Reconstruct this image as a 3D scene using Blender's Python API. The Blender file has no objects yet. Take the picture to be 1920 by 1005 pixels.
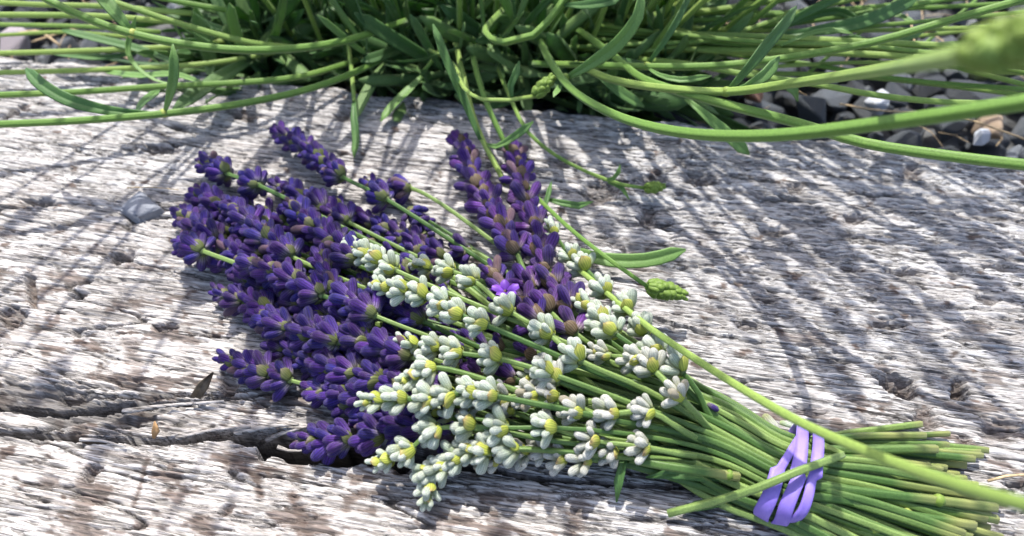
import bpy, bmesh, math, random
import numpy as np
from mathutils import Vector, Matrix, Quaternion

random.seed(11)
rng = np.random.default_rng(5)
C = bpy.context.scene.collection
R = math.radians

# ------------------------------------------------------------------ camera, sky, sun, exposure
PITCH = R(47); CAMH = 0.187; FPX = 1443.0
CAMY = -CAMH / math.tan(PITCH)
cam_d = bpy.data.cameras.new('camera')
cam = bpy.data.objects.new('camera', cam_d); C.objects.link(cam)
cam.location = (0, CAMY, CAMH)
cam.rotation_euler = (math.pi / 2 - PITCH, 0, 0)
cam_d.sensor_width = 36; cam_d.lens = 36 * FPX / 1920
cam_d.clip_start = 0.005; cam_d.clip_end = 2000
cam_d.dof.use_dof = True; cam_d.dof.focus_distance = 0.216; cam_d.dof.aperture_fstop = 13
bpy.context.scene.camera = cam

SUN_EL = R(65); SUN_AZ = R(-9)          # azimuth from +Y (ahead), negative = to the left
sun_dir = Vector((math.sin(SUN_AZ) * math.cos(SUN_EL), math.cos(SUN_AZ) * math.cos(SUN_EL), math.sin(SUN_EL)))
w = bpy.data.worlds.new('World'); bpy.context.scene.world = w; w.use_nodes = True
nt = w.node_tree
sky = nt.nodes.new('ShaderNodeTexSky'); sky.sky_type = 'NISHITA'; sky.sun_disc = False
sky.dust_density = 3.0; sky.ozone_density = 0.2; sky.air_density = 0.8
sky.sun_elevation = SUN_EL; sky.sun_rotation = SUN_AZ
bg = nt.nodes['Background']; bg.inputs['Strength'].default_value = 0.15
nt.links.new(sky.outputs[0], bg.inputs['Color'])
sl = bpy.data.lights.new('sun', 'SUN'); sl.energy = 3.1; sl.angle = R(0.55); sl.color = (1, 0.965, 0.91)
so = bpy.data.objects.new('sun', sl); C.objects.link(so)
so.rotation_euler = sun_dir.to_track_quat('Z', 'Y').to_euler(); so.location = sun_dir * 2
sc = bpy.context.scene
sc.view_settings.view_transform = 'Standard'; sc.view_settings.look = 'None'
sc.view_settings.exposure = 1.22; sc.view_settings.gamma = 1
sc.cycles.use_denoising = True
sc.cycles.max_bounces = 8; sc.cycles.transparent_max_bounces = 4

# ------------------------------------------------------------------ helpers
FWD = Vector((0, math.cos(PITCH), -math.sin(PITCH))); DWN = Vector((0, -math.sin(PITCH), -math.cos(PITCH))); RGT = Vector((1, 0, 0))
CAMP = Vector((0, CAMY, CAMH))

def P(px, py, zmm=0.0):
    """point of the place seen at photo position (px,py) that lies zmm above the timber's top"""
    d = FWD + RGT * ((px - 960) / FPX) + DWN * ((py - 502.5) / FPX)
    t = (zmm * 0.001 - CAMH) / d.z
    return CAMP + d * t

def project(p):
    d = Vector(p) - CAMP
    zc = d.dot(FWD)
    if zc < 1e-4: return None
    return (960 + FPX * d.dot(RGT) / zc, 502.5 + FPX * d.dot(DWN) / zc, zc)

WL = {}                                    # world position of unrotated parents
def link(o, parent=None):
    C.objects.link(o)
    if parent is not None: o.parent = parent
    return o

def empty(name, loc, label=None, cat=None, group=None):
    o = bpy.data.objects.new(name, None); C.objects.link(o)
    o.location = loc; o.empty_display_size = 0.005
    WL[o] = Vector(loc); tag(o, label, cat, group)
    return o

def tag(o, label=None, cat=None, group=None, kind=None):
    if label: o['label'] = label
    if cat: o['category'] = cat
    if group: o['group'] = group
    if kind: o['kind'] = kind
    return o

def mesh(name, verts, faces, mat, smooth=True):
    me = bpy.data.meshes.new(name)
    me.from_pydata([tuple(v) for v in verts], [], faces)
    if mat: me.materials.append(mat)
    if smooth: me.polygons.foreach_set('use_smooth', [True] * len(me.polygons))
    me.update()
    return me

def obj(name, verts, faces, mat, parent=None, origin=None, smooth=True):
    """verts in world coordinates; object origin at `origin`"""
    org = Vector(origin) if origin is not None else (WL[parent] if parent is not None else Vector((0, 0, 0)))
    me = mesh(name, [Vector(v) - org for v in verts], faces, mat, smooth)
    o = bpy.data.objects.new(name, me)
    o.location = org - (WL[parent] if parent is not None else Vector((0, 0, 0)))
    WL[o] = org
    return link(o, parent)

def resample(pts, rad, step):
    """Catmull-Rom through pts (Vectors) -> evenly spaced pts and radii"""
    pts = [Vector(p) for p in pts]
    n = len(pts)
    if n == 2:
        pts = [pts[0], pts[0].lerp(pts[1], .5), pts[1]]; rad = [rad[0], (rad[0] + rad[1]) / 2, rad[1]]; n = 3
    out, ro = [], []
    for i in range(n - 1):
        p0 = pts[max(i - 1, 0)]; p1 = pts[i]; p2 = pts[i + 1]; p3 = pts[min(i + 2, n - 1)]
        L = (p2 - p1).length; k = max(1, int(L / step))
        t0 = 0; t1 = max((p1 - p0).length, 1e-5) ** .5; t2 = t1 + max(L, 1e-5) ** .5; t3 = t2 + max((p3 - p2).length, 1e-5) ** .5
        if i == 0: p0 = p1 - (p2 - p1); t1 = max(L, 1e-5) ** .5; t2 = 2 * t1; t3 = t2 + max((p3 - p2).length, 1e-5) ** .5
        if i == n - 2: p3 = p2 + (p2 - p1); t3 = t2 + (t2 - t1)
        for j in range(k):
            f = j / k; t = t1 + f * (t2 - t1)
            a1 = p0 * ((t1 - t) / (t1 - t0)) + p1 * ((t - t0) / (t1 - t0))
            a2 = p1 * ((t2 - t) / (t2 - t1)) + p2 * ((t - t1) / (t2 - t1))
            a3 = p2 * ((t3 - t) / (t3 - t2)) + p3 * ((t - t2) / (t3 - t2))
            b1 = a1 * ((t2 - t) / (t2 - t0)) + a2 * ((t - t0) / (t2 - t0))
            b2 = a2 * ((t3 - t) / (t3 - t1)) + a3 * ((t - t1) / (t3 - t1))
            out.append(b1 * ((t2 - t) / (t2 - t1)) + b2 * ((t - t1) / (t2 - t1)))
            ro.append(rad[i] + (rad[i + 1] - rad[i]) * f)
    out.append(pts[-1]); ro.append(rad[-1])
    return out, ro

def tube(pts, rad, step=0.004, ns=12, square=0.10, twist=0.0, phase=0.6):
    pts, rad = resample(pts, rad, step)
    V, F = [], []
    n = len(pts)
    t = (pts[1] - pts[0]).normalized()
    u = t.orthogonal().normalized()
    up = Vector((0, 0, 1))
    u = (up - t * up.dot(t)); u = u.normalized() if u.length > .05 else t.orthogonal().normalized()
    for i in range(n):
        tt = (pts[min(i + 1, n - 1)] - pts[max(i - 1, 0)]).normalized()
        u = (u - tt * u.dot(tt)).normalized(); v = tt.cross(u)
        for k in range(ns):
            a = 2 * math.pi * k / ns + phase + twist * i
            r = rad[i] * (1 + square * math.cos(4 * a) + 0.5 * square * math.cos(8 * a))
            V.append(pts[i] + u * (r * math.cos(a)) + v * (r * math.sin(a)))
    for i in range(n - 1):
        for k in range(ns):
            k2 = (k + 1) % ns
            F.append((i * ns + k, i * ns + k2, (i + 1) * ns + k2, (i + 1) * ns + k))
    F.append(tuple(reversed(range(ns)))); F.append(tuple(range((n - 1) * ns, n * ns)))
    return V, F, pts

def leaf_geo(pts, width, roll=0.0, nrm=Vector((0, -0.45, 0.9)), step=0.0035, fold=0.35, base=0.35, thick=0.22):
    """solid narrow lavender leaf along pts, rolled margins and a groove down the middle"""
    p, _ = resample(pts, [1] * len(pts), step)
    n = len(p); V, F = [], []
    for i in range(n):
        f = i / (n - 1)
        tt = (p[min(i + 1, n - 1)] - p[max(i - 1, 0)]).normalized()
        nn = nrm - tt * nrm.dot(tt)
        nn = nn.normalized() if nn.length > .05 else tt.orthogonal().normalized()
        nn = Quaternion(tt, roll + 0.25 * f) @ nn
        sd = tt.cross(nn)
        wd = base + (1 - base) * min(1, (f / .45)) ** .8
        if f > .80: wd *= max(0.0, 1 - ((f - .80) / .20) ** 2.4) ** .5
        wd = max(wd, 0.16) * width / 2
        th = thick * min(wd, width * .3) + 0.00012
        c = p[i]
        for (a, b) in ((-1, -.15), (-.78, .28), (-.12, -.22), (0, -.38), (.12, -.22), (.78, .28), (1, -.15), (.55, -.75), (0, -1.1), (-.55, -.75)):
            V.append(c + sd * (wd * a) + nn * (fold * wd * abs(a) * .55 + th * b))
    k = 10
    for i in range(n - 1):
        for j in range(k):
            j2 = (j + 1) % k
            F.append((i * k + j, i * k + j2, (i + 1) * k + j2, (i + 1) * k + j))
    F.append(tuple(reversed(range(k)))); F.append(tuple(range((n - 1) * k, n * k)))
    return V, F

# ------------------------------------------------------------------ materials
def new_mat(name):
    m = bpy.data.materials.new(name); m.use_nodes = True
    n = m.node_tree.nodes; l = m.node_tree.links
    return m, n, l, n['Principled BSDF'], n['Material Output']

def N(n, t, **kw):
    x = n.new(t)
    for k, v in kw.items():
        if k.startswith('i_'): x.inputs[k[2:].replace('_', ' ')].default_value = v
        else: setattr(x, k, v)
    return x

def ramp(n, stops, interp='LINEAR'):
    r = n.new('ShaderNodeValToRGB'); cr = r.color_ramp; cr.interpolation = interp
    while len(cr.elements) < len(stops): cr.elements.new(.5)
    for e, (p, c) in zip(cr.elements, stops):
        e.position = p; e.color = (*c, 1) if len(c) == 3 else c
    return r

def mix(n, l, fac, a, b, mode='MIX'):
    m = n.new('ShaderNodeMix'); m.data_type = 'RGBA'; m.blend_type = mode
    for sock, val in ((m.inputs[0], fac), (m.inputs[6], a), (m.inputs[7], b)):
        if isinstance(val, (int, float)): sock.default_value = val
        elif isinstance(val, tuple): sock.default_value = (*val, 1)
        else: l.new(val, sock)
    return m.outputs[2]

def math_(n, l, op, a, b=None):
    m = n.new('ShaderNodeMath'); m.operation = op
    for sock, val in zip(m.inputs, (a, b)):
        if val is None: continue
        if isinstance(val, (int, float)): sock.default_value = val
        else: l.new(val, sock)
    return m.outputs[0]

def mat_bud(name, stops, sheen_col, dot=None, rand_v=(.75, 1.25), trans=(.2, .1, .4), sheen=.35, tf=.18, rib=(.78, 1.2), wither=None):
    m, n, l, b, out = new_mat(name)
    tc = N(n, 'ShaderNodeTexCoord'); sp = N(n, 'ShaderNodeSeparateXYZ'); l.new(tc.outputs['Generated'], sp.inputs[0])
    oi = N(n, 'ShaderNodeObjectInfo')
    nz = N(n, 'ShaderNodeTexNoise', i_Scale=1400.0, i_Detail=2.0); l.new(tc.outputs['Object'], nz.inputs['Vector'])
    nz2 = N(n, 'ShaderNodeTexNoise', i_Scale=5.0, i_Detail=3.0); l.new(tc.outputs['Generated'], nz2.inputs['Vector'])
    z = math_(n, l, 'ADD', sp.outputs[2], math_(n, l, 'MULTIPLY', math_(n, l, 'SUBTRACT', nz2.outputs[0], .5), .35))
    z = math_(n, l, 'ADD', z, math_(n, l, 'MULTIPLY', math_(n, l, 'SUBTRACT', oi.outputs['Random'], .5), .3))
    rp = ramp(n, stops); l.new(z, rp.inputs[0])
    hs = N(n, 'ShaderNodeHueSaturation'); l.new(rp.outputs[0], hs.inputs['Color'])
    mr = N(n, 'ShaderNodeMapRange'); mr.inputs[3].default_value = rand_v[0]; mr.inputs[4].default_value = rand_v[1]
    l.new(oi.outputs['Random'], mr.inputs[0]); l.new(mr.outputs[0], hs.inputs['Value'])
    wn = N(n, 'ShaderNodeTexWhiteNoise', noise_dimensions='1D'); l.new(oi.outputs['Random'], wn.inputs['W'])
    mh = N(n, 'ShaderNodeMapRange'); mh.inputs[3].default_value = .472; mh.inputs[4].default_value = .522
    l.new(wn.outputs[0], mh.inputs[0]); l.new(mh.outputs[0], hs.inputs['Hue'])
    col = hs.outputs[0]
    # fine downy mottling
    vm = N(n, 'ShaderNodeTexNoise', i_Scale=22.0, i_Detail=2.0); l.new(tc.outputs['Generated'], vm.inputs['Vector'])
    rm = ramp(n, [(.35, (.72, .72, .72)), (.65, (1.28, 1.28, 1.28))]); l.new(vm.outputs[0], rm.inputs[0])
    col = mix(n, l, 1.0, col, rm.outputs[0], 'MULTIPLY')
    # ribs of the calyx
    cx = math_(n, l, 'SUBTRACT', sp.outputs[0], .5); cy = math_(n, l, 'SUBTRACT', sp.outputs[1], .5)
    an = math_(n, l, 'ARCTAN2', cy, cx)
    rb = math_(n, l, 'SINE', math_(n, l, 'MULTIPLY', an, 11.0))
    rr_ = ramp(n, [(.2, (rib[0],) * 3), (.8, (rib[1],) * 3)]); l.new(math_(n, l, 'ADD', math_(n, l, 'MULTIPLY', rb, .5), .5), rr_.inputs[0])
    col = mix(n, l, 1.0, col, rr_.outputs[0], 'MULTIPLY')
    if wither:   # a few dried florets
        col = mix(n, l, math_(n, l, 'MULTIPLY', math_(n, l, 'GREATER_THAN', wn.outputs[0], .97), .7), col, wither)
    if dot:   # withered brown speck at the tip of some buds
        vv = N(n, 'ShaderNodeTexVoronoi', i_Scale=3.2); l.new(tc.outputs['Generated'], vv.inputs['Vector'])
        tip = math_(n, l, 'GREATER_THAN', sp.outputs[2], .86)
        some = math_(n, l, 'GREATER_THAN', oi.outputs['Random'], .55)
        near = math_(n, l, 'LESS_THAN', vv.outputs['Distance'], .34)
        col = mix(n, l, math_(n, l, 'MULTIPLY', math_(n, l, 'MULTIPLY', tip, some), math_(n, l, 'MULTIPLY', near, .85)), col, dot)
    l.new(col, b.inputs['Base Color'])
    b.inputs['Roughness'].default_value = .62; b.inputs['Specular IOR Level'].default_value = .3
    b.inputs['Sheen Weight'].default_value = sheen; b.inputs['Sheen Roughness'].default_value = .4
    b.inputs['Sheen Tint'].default_value = (*sheen_col, 1)
    bp = N(n, 'ShaderNodeBump', i_Strength=.8, i_Distance=.0004); l.new(nz.outputs[0], bp.inputs['Height']); l.new(bp.outputs[0], b.inputs['Normal'])
    tr = N(n, 'ShaderNodeBsdfTranslucent'); l.new(mix(n, l, .6, col, trans), tr.inputs[0])
    ms = N(n, 'ShaderNodeMixShader'); ms.inputs[0].default_value = tf
    l.new(b.outputs[0], ms.inputs[1]); l.new(tr.outputs[0], ms.inputs[2]); l.new(ms.outputs[0], out.inputs[0])
    return m

M_PURPLE = mat_bud('purple_calyx', [(0, (.26, .27, .17)), (.2, (.26, .21, .32)), (.42, (.10, .044, .27)), (.72, (.050, .016, .19)), (1, (.024, .009, .105))], (.75, .65, .95), rand_v=(.5, 1.45), trans=(.14, .04, .40), sheen=.22, rib=(.66, 1.32), wither=(.20, .13, .10))
M_PURPLE_B = mat_bud('violet_calyx', [(0, (.36, .32, .26)), (.2, (.32, .23, .35)), (.42, (.13, .05, .27)), (.75, (.072, .022, .20)), (1, (.036, .013, .12))], (.8, .65, .95), rand_v=(.55, 1.4), trans=(.18, .05, .44), sheen=.22, rib=(.66, 1.32), wither=(.24, .16, .11))
M_WHITE = mat_bud('pale_calyx', [(0, (.48, .56, .17)), (.22, (.58, .67, .40)), (.5, (.68, .78, .62)), (1, (.80, .85, .76))], (.95, 1, .95), rand_v=(.84, 1.06), trans=(.7, .8, .45), tf=.3, rib=(.86, 1.1))
M_WHITE_D = mat_bud('pale_calyx_withered', [(0, (.50, .55, .25)), (.25, (.60, .65, .47)), (.6, (.77, .79, .70)), (1, (.83, .83, .77))], (1, .97, .95), dot=(.10, .06, .05), rand_v=(.82, 1.05), trans=(.7, .75, .5), tf=.3, rib=(.86, 1.1), wither=(.42, .34, .22))

def mat_green(name, a, b_, trans, tf=.28, rough=.5, scale=(90, 90, 90), streak=True, attr=False, rnd=.25):
    m, n, l, b, out = new_mat(name)
    tc = N(n, 'ShaderNodeTexCoord'); oi = N(n, 'ShaderNodeObjectInfo')
    nz = N(n, 'ShaderNodeTexNoise', i_Scale=60.0, i_Detail=4.0); l.new(tc.outputs['Object'], nz.inputs['Vector'])
    f = math_(n, l, 'ADD', nz.outputs[0], math_(n, l, 'MULTIPLY', math_(n, l, 'SUBTRACT', oi.outputs['Random'], .5), 1.2))
    rp = ramp(n, [(.25, a), (.75, b_)]); l.new(f, rp.inputs[0])
    col = rp.outputs[0]
    nf = N(n, 'ShaderNodeTexNoise', i_Scale=2500.0, i_Detail=2.0); l.new(tc.outputs['Object'], nf.inputs['Vector'])
    rf = ramp(n, [(.3, (.8, .8, .8)), (.7, (1.2, 1.2, 1.2))]); l.new(nf.outputs[0], rf.inputs[0])
    col = mix(n, l, 1.0, col, rf.outputs[0], 'MULTIPLY')
    if attr:
        at = N(n, 'ShaderNodeAttribute', attribute_name='tint')
        col = mix(n, l, at.outputs['Fac'], col, (.30, .31, .10))
    l.new(col, b.inputs['Base Color']); b.inputs['Roughness'].default_value = rough
    b.inputs['Specular IOR Level'].default_value = .4
    b.inputs['Sheen Weight'].default_value = .12; b.inputs['Sheen Tint'].default_value = (.8, .95, .8, 1)
    bp = N(n, 'ShaderNodeBump', i_Strength=.35, i_Distance=.0002); l.new(nf.outputs[0], bp.inputs['Height']); l.new(bp.outputs[0], b.inputs['Normal'])
    tr = N(n, 'ShaderNodeBsdfTranslucent'); l.new(mix(n, l, .6, col, trans), tr.inputs[0])
    ms = N(n, 'ShaderNodeMixShader'); ms.inputs[0].default_value = tf
    l.new(b.outputs[0], ms.inputs[1]); l.new(tr.outputs[0], ms.inputs[2]); l.new(ms.outputs[0], out.inputs[0])
    return m

M_STEM = mat_green('cut_stem_green', (.06, .13, .025), (.18, .27, .07), (.2, .35, .05), .12, .45, attr=True)
M_BSTEM = mat_green('bush_stem_green', (.12, .23, .035), (.25, .36, .075), (.25, .4, .05), .15, .55)
M_LEAF = mat_green('leaf_green', (.075, .17, .045), (.16, .29, .075), (.24, .46, .06), .3, .5)
M_FOL = mat_green('foliage_green', (.055, .13, .035), (.14, .24, .07), (.22, .44, .06), .3, .5)
M_LIME = mat_green('young_bud_green', (.17, .27, .04), (.40, .46, .10), (.4, .5, .05), .25, .55)

def mat_bract(name, ground, ribc, edge):
    m, n, l, b, out = new_mat(name)
    tc = N(n, 'ShaderNodeTexCoord'); oi = N(n, 'ShaderNodeObjectInfo')
    sp = N(n, 'ShaderNodeSeparateXYZ'); l.new(tc.outputs['UV'], sp.inputs[0])
    wv = math_(n, l, 'SINE', math_(n, l, 'MULTIPLY', sp.outputs[0], 38.0))
    rp = ramp(n, [(.35, ground), (.85, ribc)]); l.new(math_(n, l, 'ADD', math_(n, l, 'MULTIPLY', wv, .5), .5), rp.inputs[0])
    e = math_(n, l, 'POWER', sp.outputs[1], 2.5)
    e = math_(n, l, 'MULTIPLY', e, math_(n, l, 'ADD', oi.outputs['Random'], .25))
    col = mix(n, l, e, rp.outputs[0], edge)
    l.new(col, b.inputs['Base Color']); b.inputs['Roughness'].default_value = .55
    tr = N(n, 'ShaderNodeBsdfTranslucent'); l.new(col, tr.inputs[0])
    ms = N(n, 'ShaderNodeMixShader'); ms.inputs[0].default_value = .3
    l.new(b.outputs[0], ms.inputs[1]); l.new(tr.outputs[0], ms.inputs[2]); l.new(ms.outputs[0], out.inputs[0])
    return m
M_BR_G = mat_bract('bract_olive', (.16, .19, .06), (.10, .13, .04), (.16, .11, .10))
M_BR_B = mat_bract('bract_papery', (.22, .17, .10), (.13, .085, .05), (.12, .065, .04))
M_BR_W = mat_bract('bract_lime', (.50, .55, .09), (.30, .38, .05), (.42, .30, .14))

def mat_plain(name, col, rough=.6, noise=.25, scale=300.0, bump=.3, col2=None, spec=.4):
    m, n, l, b, out = new_mat(name)
    tc = N(n, 'ShaderNodeTexCoord')
    nz = N(n, 'ShaderNodeTexNoise', i_Scale=scale, i_Detail=5.0); l.new(tc.outputs['Object'], nz.inputs['Vector'])
    c2 = col2 or tuple(min(1, c * (1 + 2 * noise)) for c in col)
    rp = ramp(n, [(.3, tuple(c * (1 - noise) for c in col)), (.7, c2)]); l.new(nz.outputs[0], rp.inputs[0])
    l.new(rp.outputs[0], b.inputs['Base Color']); b.inputs['Roughness'].default_value = rough
    b.inputs['Specular IOR Level'].default_value = spec
    bp = N(n, 'ShaderNodeBump', i_Strength=bump, i_Distance=.001); l.new(nz.outputs[0], bp.inputs['Height']); l.new(bp.outputs[0], b.inputs['Normal'])
    return m

def mat_stone(name, a, b_, c_):
    m, n, l, b, out = new_mat(name)
    tc = N(n, 'ShaderNodeTexCoord'); oi = N(n, 'ShaderNodeObjectInfo')
    ad = N(n, 'ShaderNodeVectorMath', operation='ADD'); l.new(tc.outputs['Object'], ad.inputs[0]); l.new(oi.outputs['Location'], ad.inputs[1])
    nz = N(n, 'ShaderNodeTexNoise', i_Scale=260.0, i_Detail=9.0, i_Roughness=.72); l.new(ad.outputs[0], nz.inputs['Vector'])
    f = math_(n, l, 'ADD', nz.outputs[0], math_(n, l, 'MULTIPLY', math_(n, l, 'SUBTRACT', oi.outputs['Random'], .5), .35))
    rp = ramp(n, [(.3, a), (.55, b_), (.8, c_)]); l.new(f, rp.inputs[0])
    l.new(rp.outputs[0], b.inputs['Base Color'])
    b.inputs['Roughness'].default_value = .55; b.inputs['Specular IOR Level'].default_value = .4
    n2 = N(n, 'ShaderNodeTexNoise', i_Scale=900.0, i_Detail=4.0); l.new(ad.outputs[0], n2.inputs['Vector'])
    bp = N(n, 'ShaderNodeBump', i_Strength=.6, i_Distance=.0012); l.new(math_(n, l, 'ADD', nz.outputs[0], math_(n, l, 'MULTIPLY', n2.outputs[0], .3)), bp.inputs['Height']); l.new(bp.outputs[0], b.inputs['Normal'])
    return m
M_STONE = mat_stone('slate_gravel', (.012, .015, .019), (.033, .040, .048), (.13, .145, .16))
M_PEBBLE = mat_stone('grey_pebble', (.16, .17, .20), (.22, .235, .265), (.30, .31, .33))
M_PALE = mat_stone('pale_pebble', (.36, .40, .46), (.50, .53, .58), (.62, .64, .66))
M_TAN = mat_stone('tan_pebble', (.24, .17, .11), (.38, .28, .19), (.50, .41, .31))
M_MAUVE = mat_stone('mauve_pebble', (.18, .15, .16), (.28, .24, .26), (.36, .33, .34))
M_RUST = mat_stone('rust_pebble', (.14, .06, .03), (.26, .13, .07), (.34, .22, .15))
M_SOIL = mat_plain('gravel_bed', (.035, .037, .04), .9, .5, 120.0, .8, (.12, .125, .13))
M_STRAW = mat_plain('dry_straw', (.38, .28, .16), .7, .3, 700.0, .2)
M_HUSK = mat_plain('dry_husk', (.30, .18, .08), .6, .35, 500.0, .4)
M_DEAD = mat_plain('dead_leaf', (.07, .05, .035), .7, .4, 400.0, .5, (.16, .13, .09))
M_PETAL = mat_plain('open_petal', (.13, .04, .31), .5, .2, 600.0, .1)

def mat_band():
    m, n, l, b, out = new_mat('violet_rubber')
    tc = N(n, 'ShaderNodeTexCoord')
    nz = N(n, 'ShaderNodeTexNoise', i_Scale=250.0, i_Detail=4.0); l.new(tc.outputs['Object'], nz.inputs['Vector'])
    rp = ramp(n, [(.3, (.17, .115, .45)), (.7, (.235, .17, .56))]); l.new(nz.outputs[0], rp.inputs[0])
    l.new(rp.outputs[0], b.inputs['Base Color']); b.inputs['Roughness'].default_value = .48
    b.inputs['Specular IOR Level'].default_value = .35
    b.inputs['Subsurface Weight'].default_value = .1; b.inputs['Subsurface Radius'].default_value = (.001, .0006, .0015); b.inputs['Subsurface Scale'].default_value = 1.0
    n2 = N(n, 'ShaderNodeTexNoise', i_Scale=1500.0, i_Detail=3.0); l.new(tc.outputs['Object'], n2.inputs['Vector'])
    bp = N(n, 'ShaderNodeBump', i_Strength=.15, i_Distance=.0003); l.new(n2.outputs[0], bp.inputs['Height']); l.new(bp.outputs[0], b.inputs['Normal'])
    return m
M_BAND = mat_band()

def mat_wood():
    m, n, l, b, out = new_mat('weathered_timber')
    tc = N(n, 'ShaderNodeTexCoord')
    def streak(sx, sy, detail, seed):
        mp = N(n, 'ShaderNodeMapping'); l.new(tc.outputs['Object'], mp.inputs[0])
        mp.inputs['Scale'].default_value = (sx, sy, sy * .6); mp.inputs['Location'].default_value = (seed, seed * 2.3, 0)
        # gentle waviness of the grain
        z = N(n, 'ShaderNodeTexNoise', i_Scale=1.0, i_Detail=detail, i_Roughness=.62, i_Distortion=.35); l.new(mp.outputs[0], z.inputs['Vector'])
        return z.outputs[0]
    at = N(n, 'ShaderNodeAttribute', attribute_name='wear_shade'); sp = N(n, 'ShaderNodeSeparateColor'); l.new(at.outputs['Color'], sp.inputs[0])
    brown, soot_shade, cool = sp.outputs[0], sp.outputs[1], sp.outputs[2]
    s1 = streak(16, 300, 6, 1.0); s2 = streak(60, 1300, 5, 7.0); s3 = streak(10, 60, 5, 3.0); s4 = streak(220, 420, 4, 9.0); s5 = streak(26, 640, 3, 5.0)
    c1 = ramp(n, [(.28, (.26, .24, .225)), (.38, (.51, .50, .49)), (.52, (.60, .59, .58)), (.75, (.68, .675, .67))]); l.new(s1, c1.inputs[0])
    c2 = ramp(n, [(.30, (.26, .24, .225)), (.44, (.90, .89, .88)), (.7, (1.12, 1.12, 1.12))]); l.new(s2, c2.inputs[0])
    col = mix(n, l, .85, c1.outputs[0], c2.outputs[0], 'MULTIPLY')
    c3 = ramp(n, [(.3, (.84, .80, .77)), (.6, (1.06, 1.05, 1.05))]); l.new(s3, c3.inputs[0])
    col = mix(n, l, .8, col, c3.outputs[0], 'MULTIPLY')
    c4 = ramp(n, [(.30, (.55, .535, .53)), (.5, (1, 1, 1)), (.7, (1.1, 1.1, 1.1))]); l.new(s4, c4.inputs[0])
    col = mix(n, l, math_(n, l, 'ADD', math_(n, l, 'MULTIPLY', cool, .45), .35), col, c4.outputs[0], 'MULTIPLY')
    # black fibre lines
    ln = ramp(n, [(.468, (1, 1, 1)), (.490, (.11, .10, .095)), (.508, (.11, .10, .095)), (.530, (1, 1, 1))]); l.new(s5, ln.inputs[0])
    s6 = streak(20, 400, 4, 11.0); l6 = ramp(n, [(.470, (1, 1, 1)), (.490, (.10, .09, .085)), (.508, (.10, .09, .085)), (.528, (1, 1, 1))]); l.new(s6, l6.inputs[0])
    l6m = ramp(n, [(.45, (1, 1, 1)), (.6, (0, 0, 0))]); l.new(s1, l6m.inputs[0])
    col = mix(n, l, math_(n, l, 'ADD', math_(n, l, 'MULTIPLY', l6m.outputs[0], .5), .4), col, mix(n, l, 1.0, col, l6.outputs[0], 'MULTIPLY'))
    lm = ramp(n, [(.36, (0, 0, 0)), (.58, (.85, .85, .85))]); l.new(s3, lm.inputs[0])
    col = mix(n, l, lm.outputs[0], col, mix(n, l, 1.0, col, ln.outputs[0], 'MULTIPLY'))
    # silvered, bluish weathering against warm, pinkish wood
    col = mix(n, l, cool, mix(n, l, 1.0, col, (1.0, .982, .96), 'MULTIPLY'), mix(n, l, 1.0, col, (.97, .98, .99), 'MULTIPLY'))
    bs = ramp(n, [(.35, (.035, .02, .015)), (.65, (.17, .115, .088))]); l.new(s2, bs.inputs[0])
    col = mix(n, l, brown, col, bs.outputs[0])
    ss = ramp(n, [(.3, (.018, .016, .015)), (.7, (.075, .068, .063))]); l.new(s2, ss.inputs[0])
    col = mix(n, l, soot_shade, col, ss.outputs[0])
    l.new(col, b.inputs['Base Color']); b.inputs['Roughness'].default_value = .78; b.inputs['Specular IOR Level'].default_value = .35
    h = math_(n, l, 'ADD', math_(n, l, 'MULTIPLY', s2, .8), math_(n, l, 'ADD', math_(n, l, 'MULTIPLY', s1, .9), math_(n, l, 'MULTIPLY', s4, .5)))
    bp = N(n, 'ShaderNodeBump', i_Strength=.75, i_Distance=.0011); l.new(h, bp.inputs['Height']); l.new(bp.outputs[0], b.inputs['Normal'])
    return m
M_WOOD = mat_wood()

# ------------------------------------------------------------------ numpy noise
def perlin(x, y, seed=0):
    xi = np.floor(x).astype(np.int64); yi = np.floor(y).astype(np.int64)
    xf = x - xi; yf = y - yi
    def g(ix, iy):
        h = (ix * 374761393 + iy * 668265263 + seed * 974634777) & 0xffffffff
        h = ((h ^ (h >> 13)) * 1274126177) & 0xffffffff
        h = h ^ (h >> 16)
        a = (h & 0xffff) / 65536.0 * 2 * np.pi
        return np.cos(a), np.sin(a)
    u = xf * xf * xf * (xf * (xf * 6 - 15) + 10); v = yf * yf * yf * (yf * (yf * 6 - 15) + 10)
    def d(ix, iy, fx, fy):
        gx, gy = g(ix, iy); return gx * fx + gy * fy
    a = d(xi, yi, xf, yf); b = d(xi + 1, yi, xf - 1, yf); c = d(xi, yi + 1, xf, yf - 1); e = d(xi + 1, yi + 1, xf - 1, yf - 1)
    return ((a + u * (b - a)) * (1 - v) + (c + u * (e - c)) * v) * 1.5
def fbm(x, y, o, seed=0, g=.5):
    r = 0; a = 1
    for i in range(o):
        r = r + a * perlin(x * 2 ** i, y * 2 ** i, seed + i * 17); a *= g
    return r
def sst(a, b, x):
    t = np.clip((x - a) / (b - a), 0, 1); return t * t * (3 - 2 * t)

# ------------------------------------------------------------------ ground
def ground():
    g = mesh('ground', [(-300, -300, -.045), (300, -300, -.045), (300, 300, -.045), (-300, 300, -.045)], [(0, 1, 2, 3)], M_SOIL, False)
    o = bpy.data.objects.new('ground', g); link(o); tag(o, kind='structure')
ground()

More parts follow.
